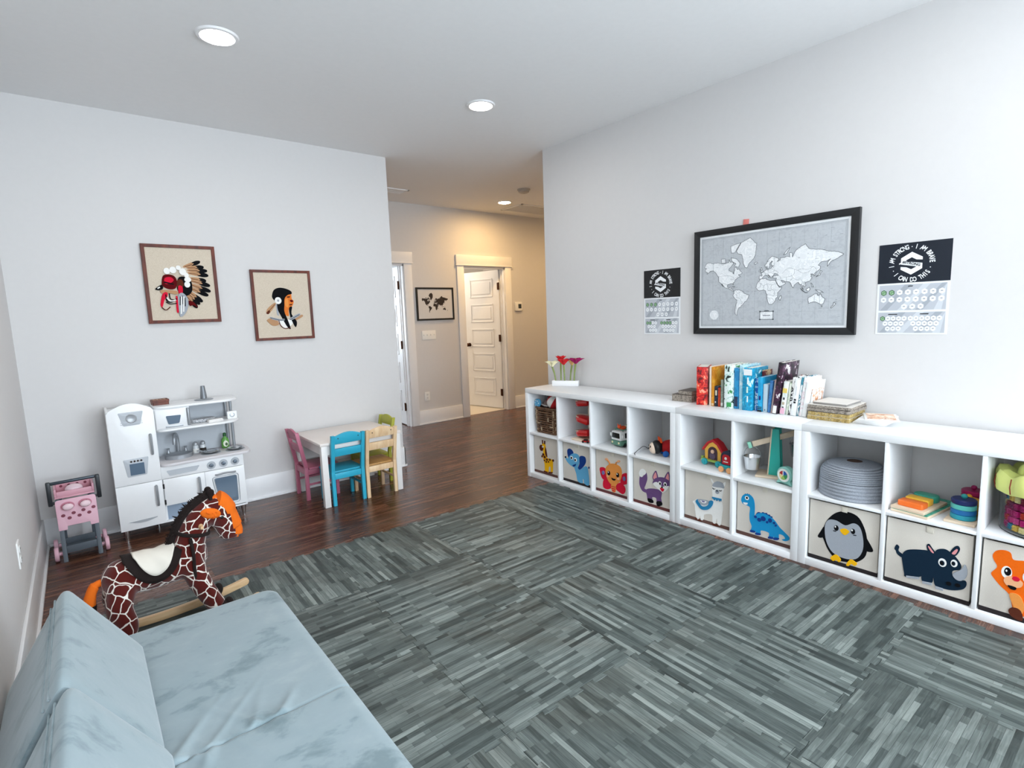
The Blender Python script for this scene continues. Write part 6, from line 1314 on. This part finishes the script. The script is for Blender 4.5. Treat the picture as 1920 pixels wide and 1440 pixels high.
# ------------------------------------------------------------------ world maps
LAND = {
'na': [(-168,66),(-162,70),(-156,71),(-141,69.6),(-128,70),(-115,68),(-108,68),(-95,69),(-94,72),(-90,69),(-85,69.5),(-81,67.5),(-87,64),(-94,61),(-94,58.5),(-88,56.5),(-82,55),(-82,52),(-79,51.5),(-79,55),(-77,58),(-78,62),(-73,62),(-69,58.5),(-65,60),(-62,57),(-56,52),(-60,50),(-66,50),(-65,48),(-61,46),(-66,44),(-70,43),(-70,41.5),(-74,40),(-76,37),(-76,35),(-81,31.5),(-80,26),(-82,28),(-84,30),(-90,29.5),(-97,28),(-97.5,22),(-95,18.5),(-91,18.5),(-90,21),(-87,21),(-88,16),(-83.5,15),(-83,11),(-79,9.5),(-78,8),(-83,8),(-87,13),(-94,16),(-105,20),(-109,25),(-113,31),(-114.5,30.5),(-110,23.5),(-112,25),(-117,33),(-121,35),(-124,40),(-124,48),(-128,51),(-133,56),(-140,60),(-149,60),(-153,58),(-160,55.5),(-158,58),(-162,59),(-166,61),(-164,63),(-161,64.5),(-167,65)],
'sa': [(-78,8),(-72,12),(-62,10.5),(-52,5),(-50,0),(-44,-2.5),(-35,-6),(-37,-11),(-39,-17),(-42,-23),(-48,-26),(-53,-33),(-57,-35),(-58,-38.5),(-62,-39),(-65,-43),(-67,-47),(-69,-52),(-67,-55),(-72,-54),(-75,-50),(-74,-44),(-73,-37),(-71.5,-30),(-70,-19),(-76,-14),(-81,-6),(-80,-2),(-78,2)],
'gr': [(-73,78),(-60,82),(-35,83.4),(-18,80.5),(-20,74),(-25,70.5),(-37,66),(-43,60),(-48,61),(-53,66),(-54,70),(-58,75),(-68,76)],
'af': [(-6,36),(10,37),(11,34),(20,31),(29,31),(34,31),(37,22),(43,12),(51,12),(47,4),(40,-3),(40,-15),(35,-20),(35,-24),(32,-29),(27,-34),(19,-34.5),(15,-27),(12,-17),(13,-8),(9,-1),(9,4),(4,6.5),(-8,4.5),(-13,8),(-17,14),(-16,22),(-13,27.5),(-9,31)],
'eu': [(-9,37),(-9,43),(-1.5,43.5),(-1.5,46),(-4.5,48.5),(2,51),(8,54),(8.5,57),(11,56),(10,54),(14,54),(21,55.5),(24,58),(28,59.5),(22,60),(21.5,63),(25,65.5),(22,66),(17,62),(18,60),(16,56.5),(13,56),(11,59),(7,58),(5,61),(11,65),(15,68.5),(24,71),(31,70),(41,67.5),(37,64.5),(44,66),(44,68.5),(54,68.5),(60,69.5),(68,68.5),(67,72.5),(73,72),(74,68),(80,73),(87,75),(104,77.5),(113,74),(127,73),(140,72.5),(160,70),(178,69),(190,66),(180,62.5),(170,60),(163,58),(156,51),(156,57),(163,62),(155,59.5),(142,59),(135,54.5),(141,52),(140,48),(132,43),(128,40),(129,36),(126.5,34.5),(126,38),(121,39.5),(118,39),(122,37),(119,35),(122,31),(118,24),(110,21),(106,20),(109,12),(105,9),(101,13),(100,8),(104,1.5),(101,3),(98,8),(98,16),(94,16),(90,22),(86,20),(80,15),(80,11),(77.5,8),(73,17),(72,21),(67,25),(57,26),(56,27),(50,30),(48,30),(52,24),(57,24),(59.5,22),(55,17.5),(45,13),(42.5,16),(39,21),(35,28),(35,33),(36,36.5),(30,36.5),(27,37),(27,40),(30,41),(41,41.5),(37,45),(35,45),(31,46.5),(28,43),(28,41),(24,40.5),(23,37),(21,38),(19,42),(14,45),(13,44),(18,40),(16,38),(15,40),(10,44),(4,43),(0,39),(-2,37),(-6,36.5)],
'uk': [(-5,50),(1,51.5),(-1,54),(-3,58.5),(-6,57),(-3,54),(-5,52)], 'ie': [(-10,52),(-6,52),(-6,55),(-9,54.5)], 'ic': [(-22,64),(-14,65),(-16,66.5),(-23,66)],
'au': [(114,-22),(122,-18),(130,-12),(136,-12),(136,-16),(140,-17),(142,-11),(146,-19),(153,-26),(150,-37),(144,-38.5),(138,-35),(132,-32),(124,-33),(116,-35)], 'ta': [(145,-41),(148,-41),(147,-43.5)],
'nz': [(173,-35),(178,-38),(174,-42),(168,-46.5),(167,-45),(172,-41)], 'mg': [(49,-12),(50,-16),(47,-25),(44,-23),(44,-17)], 'jp': [(131,32),(136,34),(140,35.5),(142,40),(145,43.5),(141,45),(140,40),(136,36)],
'bo': [(109,1),(117,7),(119,1),(116,-4),(110,-2)], 'su': [(95,5.5),(104,-3),(106,-6),(101,-2)], 'ng': [(131,-1),(141,-3),(150,-10),(143,-8),(138,-8)], 'ja': [(106,-6),(114,-7.5),(108,-8)], 'ph': [(120,18),(122,17),(124,12),(126,7),(122,8),(121,14)],
'ba': [(-62,67),(-72,72),(-88,73.5),(-86,70),(-74,67),(-78,64),(-66,62)], 'el': [(-62,82),(-90,81),(-88,77),(-78,77)], 'vi': [(-105,73),(-117,73),(-115,69),(-104,69)], 'cu': [(-84,22),(-75,20.5),(-78,21.5)], 'nv': [(52,71),(58,74),(68,76.5),(60,72)]}
BORD = [[(-141,69.5),(-141,60.3)],[(-123,49),(-95,49),(-83,46),(-79,43),(-71,45),(-67,46)],[(-117,32.5),(-106,31.5),(-97,26)],[(-92,15),(-89,18)],[(-70,-18),(-66,-22),(-70,-30),(-71,-40),(-72,-52)],[(-78,1),(-70,-4),(-70,-11),(-60,-16),(-58,-22),(-54,-27),(-57,-31)],[(-72,7),(-67,1),(-60,5),(-52,3)],
 [(-9,28),(-5,25),(3,19),(12,23),(24,20),(34,22)],[(12,23),(15,14),(14,6),(19,4),(27,5),(34,4),(42,4)],[(24,20),(23,10),(27,5)],[(3,19),(4,12),(3,7)],[(-5,25),(-6,16),(-12,14)],[(12,-6),(22,-10),(30,-12),(32,-4),(30,4)],[(20,-18),(25,-18),(29,-22),(32,-26)],[(20,-28),(20,-18),(12,-17)],[(34,-10),(40,-11)],
 [(28,70),(30,62),(28,57),(24,54),(32,52),(40,48),(38,46)],[(2,51),(8,47),(6,44)],[(8,47),(16,48),(22,48),(28,46)],[(14,54),(15,50),(24,50),(32,52)],[(50,45),(60,52),(70,54),(80,51),(88,49),(98,51),(108,49),(118,50),(124,53),(131,48),(131,43)],[(88,49),(98,43),(110,43),(118,47)],[(80,51),(80,43),(74,39),(66,37),(54,37)],[(74,39),(78,33),(88,28),(97,28),(100,22),(107,22)],[(61,37),(61,30),(62,25)],[(44,40),(47,33),(48,30)],[(36,33),(42,32),(47,29)],[(98,16),(101,20),(105,15),(107,11)],[(68,24),(73,30),(78,33)],[(129,-15),(129,-32)],[(141,-12),(141,-38)]]
def merc(lat): return math.log(math.tan(PI/4+R(lat)/2))
def worldmap(w, h, lon0=-172, lon1=192, y0=-1.62, y1=3.0, keys=None):
    return lambda lo, la: ((lo-lon0)/(lon1-lon0)*w, (merc(la)-y0)/(y1-y0)*h)
def flat_line(b, q, wd, y0, y1, mi):
    for n in range(len(q)-1):
        a = Vector(q[n]); c_ = Vector(q[n+1]); d = c_-a
        if d.length < 1e-6: continue
        d.normalize(); nn = Vector((-d.y, d.x))*wd; a = a-d*wd*.5; c_ = c_+d*wd*.5
        b.prism([tuple(a+nn), tuple(a-nn), tuple(c_-nn), tuple(c_+nn)], y0, y1, mi=mi)
# big map on the right wall
t = thing('framed_map', 'large black-framed grey world map between the two charts', 'framed map', W(1.349, XR, 1.210), RW)
frame_parts(t, .978, .678, .040, .032, black_plastic, 'mat_board', mat('map mat white', '#eef0f1', .5))
sea = splotch('map sea grey', ['#b7bbc0', '#bdc1c5', '#babec2', '#b3b7bc'], 30, .45)
b = MB(); b.box(.052, -.0258, .052, .926, -.0242, .626); obj('map_sheet', b, sea, t)
mline = mat('map line grey', '#5c6166', .5); mline2 = mat('map pale line', '#8b9095', .5); mland = splotch('map land white', ['#e4e6e8', '#eceeef', '#dfe2e4', '#f0f1f2'], 26, .5)
b = MB()
for q in ((.058, .058, .920, .0595), (.058, .6185, .920, .620), (.058, .058, .0595, .620), (.9185, .058, .920, .620), (.064, .064, .914, .0648), (.064, .6132, .914, .614), (.064, .064, .0648, .614), (.9132, .064, .914, .614)): b.box(q[0], -.0263, q[1], q[2], -.0257, q[3])
f = worldmap(.846, .546)
for k in range(1, 12): b.box(.066+.846*k/12, -.0261, .066, .0664+.846*k/12, -.0257, .612)
for k in range(1, 8): b.box(.066, -.0261, .066+.546*k/8, .912, -.0257, .0664+.546*k/8)
obj('grid_lines', b, mline2, t)
b = MB(); rnd = random.Random(2)
def coast(pts):
    o = []
    for i in range(len(pts)):
        a, c_ = pts[i], pts[(i+1) % len(pts)]
        a = f(*a); c_ = f(*c_); o.append(a)
        L_ = math.hypot(c_[0]-a[0], c_[1]-a[1])
        for k in range(1, int(L_/.006)+1):
            u = k/(int(L_/.006)+1); o.append((a[0]+(c_[0]-a[0])*u+rnd.uniform(-.0012, .0012), a[1]+(c_[1]-a[1])*u+rnd.uniform(-.0012, .0012)))
    return [(p[0]+.066, p[1]+.066) for p in o]
cs = {k: coast(v) for k, v in LAND.items()}
for k, v in cs.items(): b.prism(v, -.0265, -.0256)
obj('continents', b, mland, t)
b = MB()
for k, v in cs.items(): flat_line(b, v+[v[0]], .0011, -.0269, -.0264, 0)
obj('coastlines', b, mline, t)
b = MB()
for ln in BORD:
    q = ospline([(f(*p)[0]+.066, f(*p)[1]+.066) for p in ln], 4); flat_line(b, q, .0006, -.0269, -.0264, 0)
rnd = random.Random(8)
for _ in range(120):
    x, z = rnd.uniform(.08, .89), rnd.uniform(.08, .59); b.box(x, -.0268, z, x+rnd.uniform(.006, .018), -.0264, z+.0014)
obj('borders_and_names', b, mline2, t)
b = MB(); b.box(.105, -.0264, .088, .190, -.0259, .089); b.box(.105, -.0264, .165, .190, -.0259, .166); b.box(.105, -.0264, .088, .106, -.0259, .166); b.box(.189, -.0264, .088, .190, -.0259, .166); b.prism([(x+rnd.uniform(-.003, .003), z+rnd.uniform(-.003, .003)) for x, z in ell(.148, .126, .030, .030, 18)], -.0264, -.0259, mi=1); obj('inset', b, [mline2, mland], t)
b = MB(); b.prism(rrect(.455, .092, .535, .140, .006), -.0264, -.0258, mi=1); b.tube([(p[0], -.0264, p[1]) for p in rrect(.455, .092, .535, .140, .006)], .0016, 6, closed=True)
for x, z in ((.455, .092), (.535, .092), (.455, .140), (.535, .140)): b.sphere((x, -.0264, z), (.006, .0012, .005), 10, 6)
b.sphere((.495, -.0264, .143), (.016, .0012, .005), 12, 6); b.box(.472, -.0268, .114, .518, -.0262, .118); obj('title_cartouche', b, [mat('map dark line', '#5d6267', .5), mland], t)
t = thing('map_clip', 'small coral paper tab sticking up above the large map frame', 'paper tab', W(1.690, XR, 1.884), RW+R(0))
b = MB(); b.box(-.018, -.006, -.002, .018, -.003, .040, bev=.0008, M=Matrix.Rotation(R(4), 4, 'Y')); obj('tab_card', b, mat('coral card', '#dd7f76', .6), t)
# small map in the hallway
t = thing('framed_map', 'small black-framed print of a dark world map in the hallway', 'framed map', (.492, YH, 1.348))
frame_parts(t, .560, .420, .022, .022, black_plastic, 'print_sheet', mat('print paper', '#d6d4d2', .5))
g_ = worldmap(.40, .235, -170, 190, -1.2, 2.5)
b = MB(); inkm = splotch('brown black ink', ['#1c1513', '#2b1f1a', '#17110f', '#3a2a22'], 40, .6)
for k in ('na', 'sa', 'gr', 'af', 'eu', 'uk', 'au', 'mg', 'jp', 'bo', 'su', 'ng', 'ba', 'vi', 'nz'):
    b.prism([(g_(*p)[0]+.075, g_(*p)[1]+.095) for p in LAND[k]], -.0150, -.0138)
obj('continents', b, inkm, t)

# ------------------------------------------------------------------ activity charts
navy = mat('chart navy', '#0b1624', .4); wht = mat('chart white', '#eceef0', .45); gy1 = mat('chart grey', '#b9bdc4', .45); gy2 = mat('chart pale grey', '#cdd1d6', .45); gy3 = mat('chart mid grey', '#a3a8b0', .45); grn = mat('chart green', '#2f5a36', .45); grl = mat('chart light green', '#9fc79b', .45); ink = mat('chart ink', '#22262b', .5); ink2 = mat('chart grey ink', '#8d929a', .5)
def hexa(cx, cz, r_): return [(cx+r_*math.cos(R(30+60*k))*.92, cz+r_*math.sin(R(30+60*k))) for k in range(6)]
def s_logo(b, cx, cz, s, y, mw, mk):
    P = lambda u, v: (cx+u*s, cz+v*s)
    b.prism(hexa(cx, cz, s), y-.0006, y, mi=mw)
    b.prism([P(.92, .24), P(.36, .30), P(0, .52), P(-.42, .28), P(-.30, .18), P(.92, -.06)], y-.0010, y-.0002, mi=mk)
    b.prism([P(-.92, -.02), P(.36, -.30), P(.30, -.36), P(0, -.52), P(-.36, -.32), P(-.92, -.24)], y-.0010, y-.0002, mi=mk)
    b.prism([P(-.92, -.06), P(-.92, .06), P(-.5, .20), P(-.35, .20)], y-.0012, y-.0009, mi=mw)
def chart(label, lx, z, w, h, hd, dark, greens):
    t = thing('activity_chart', label, 'wall chart', W(lx, XR, z), RW)
    b = MB(); b.box(0, -.002, 0, w, -.0004, h-.001); obj('hanging_sheet', b, wht, t)
    b = MB(); b.box(0, -.0032, h-hd, w, -.0015, h); obj('header', b, dark, t)
    cx, cz, rr = w*.47, h-hd*.52, hd*.285
    b = MB(); s_logo(b, cx, cz, rr, -.0033, 0, 1); lg = obj('emblem', b, [wht, dark], t)
    b = MB(); b.add_mesh(text_mesh('#STRONG', rr*.30), Matrix.Translation((cx, -.0048, cz-.02*rr)) @ Matrix.Rotation(R(16), 4, 'Y') @ Matrix.Rotation(PI/2, 4, 'X')); obj('emblem_lettering', b, ink, lg)
    b = MB(); ra = hd*.415; sz = hd*.125
    def arc_text(txt, a0, a1, inside=False):
        n = len(txt)
        for i, ch in enumerate(txt):
            if ch == ' ': continue
            a = a0+(a1-a0)*(i+.5)/n; th = R(a)
            me = text_mesh(ch, sz); rot = R(90-a) if not inside else R(270-a)
            b.add_mesh(me, Matrix.Translation((cx+ra*math.cos(th)*1.02, -.0036, cz+ra*math.sin(th))) @ Matrix.Rotation(rot, 4, 'Y') @ Matrix.Rotation(PI/2, 4, 'X') @ Matrix.Diagonal((.82, 1.25, 1, 1)))
    arc_text('I AM STRONG', 192, 100); arc_text('I AM BRAVE', 82, -2); arc_text('I CAN DO THIS', 216, 330, True)
    for a in (91, -18, 204): b.prism(ell(cx+ra*math.cos(R(a)), cz+ra*math.sin(R(a)), hd*.012, hd*.012, 8), -.0038, -.0034)
    obj('slogan_lettering', b, wht, t)
    # two panels with rows of hexagons
    bw = h-hd; px0, px1 = w*.035, w*.965
    pz = ((bw*.47, bw*.965), (bw*.03, bw*.43))
    b = MB()
    for z0, z1 in pz:
        b.box(px0, -.0028, z0, px1, -.0018, z1, mi=0)
        for k in range(4):
            a = px0+(px1-px0)*(.02+.27*k); s_ = (z1-z0)
            q = [(a, z0), (a+.10*w, z0), (min(px1, a+.10*w+s_*.8), z1), (min(px1, a+s_*.8), z1)]
            b.prism(q, -.0031, -.0024, mi=1 if k % 2 else 2)
    c2 = []
    z0, z1 = pz[0]; hh = z1-z0; r_ = hh*.115
    rows = [(8, .70), (8, .42), (3, .14)]; idx = 0
    for n, fz in rows:
        for i in range(n):
            x = w*.10+(w*.80)*i/7 if n == 8 else w*(.40+.115*i)
            c2.append((x, z0+hh*fz, r_, n == 8 and fz > .6 and i < greens[0]))
    z0, z1 = pz[1]; hh = z1-z0; r_ = hh*.125
    for x0, counts, g in ((.10, (5, 4, 3) if greens[1] < 2 else (4, 3, 3), greens[1]), (.50, (6, 5, 4), greens[2])):
        for ri, n in enumerate(counts):
            for i in range(n): c2.append((w*(x0+.040*ri+.078*i), z0+hh*(.70-.25*ri), r_, ri == 0 and i < g))
    gb = MB(); wb = b
    for x, zz, r_, g in c2:
        b = gb if g else wb
        b.prism(hexa(x, zz, r_), -.0036, -.0028, mi=1 if g else 3)
        if g: s_logo(b, x, zz, r_*.72, -.0037, 2, 1)
        else: b.prism(ell(x, zz+r_*.05, r_*.38, r_*.16, 8), -.0039, -.0035, mi=4)
    obj('printed_panels', wb, [gy1, gy2, gy3, wht, ink2], t); obj('green_stickers', gb, [wht, grn, grl, ink2], t)
    b = MB()
    def bar(x, zz, ww): b.prism([(x-ww, zz-.0025), (x+ww, zz-.0025), (x+ww+.003, zz+.0025), (x-ww+.003, zz+.0025)], -.0036, -.0028)
    bar(w*.47, pz[0][0]+(pz[0][1]-pz[0][0])*.93, .010); bar(w*.24, pz[1][1]-.010, .020); bar(w*.68, pz[1][1]-.010, .018)
    obj('panel_titles', b, ink, t)
    return t
chart('black and white hexagon activity chart left of the large map', .918, 1.206, .308, .464, .200, black_plastic, (3, 2, 4))
chart('navy and white hexagon activity chart right of the large map', 2.417, 1.214, .304, .462, .199, navy, (2, 1, 0))
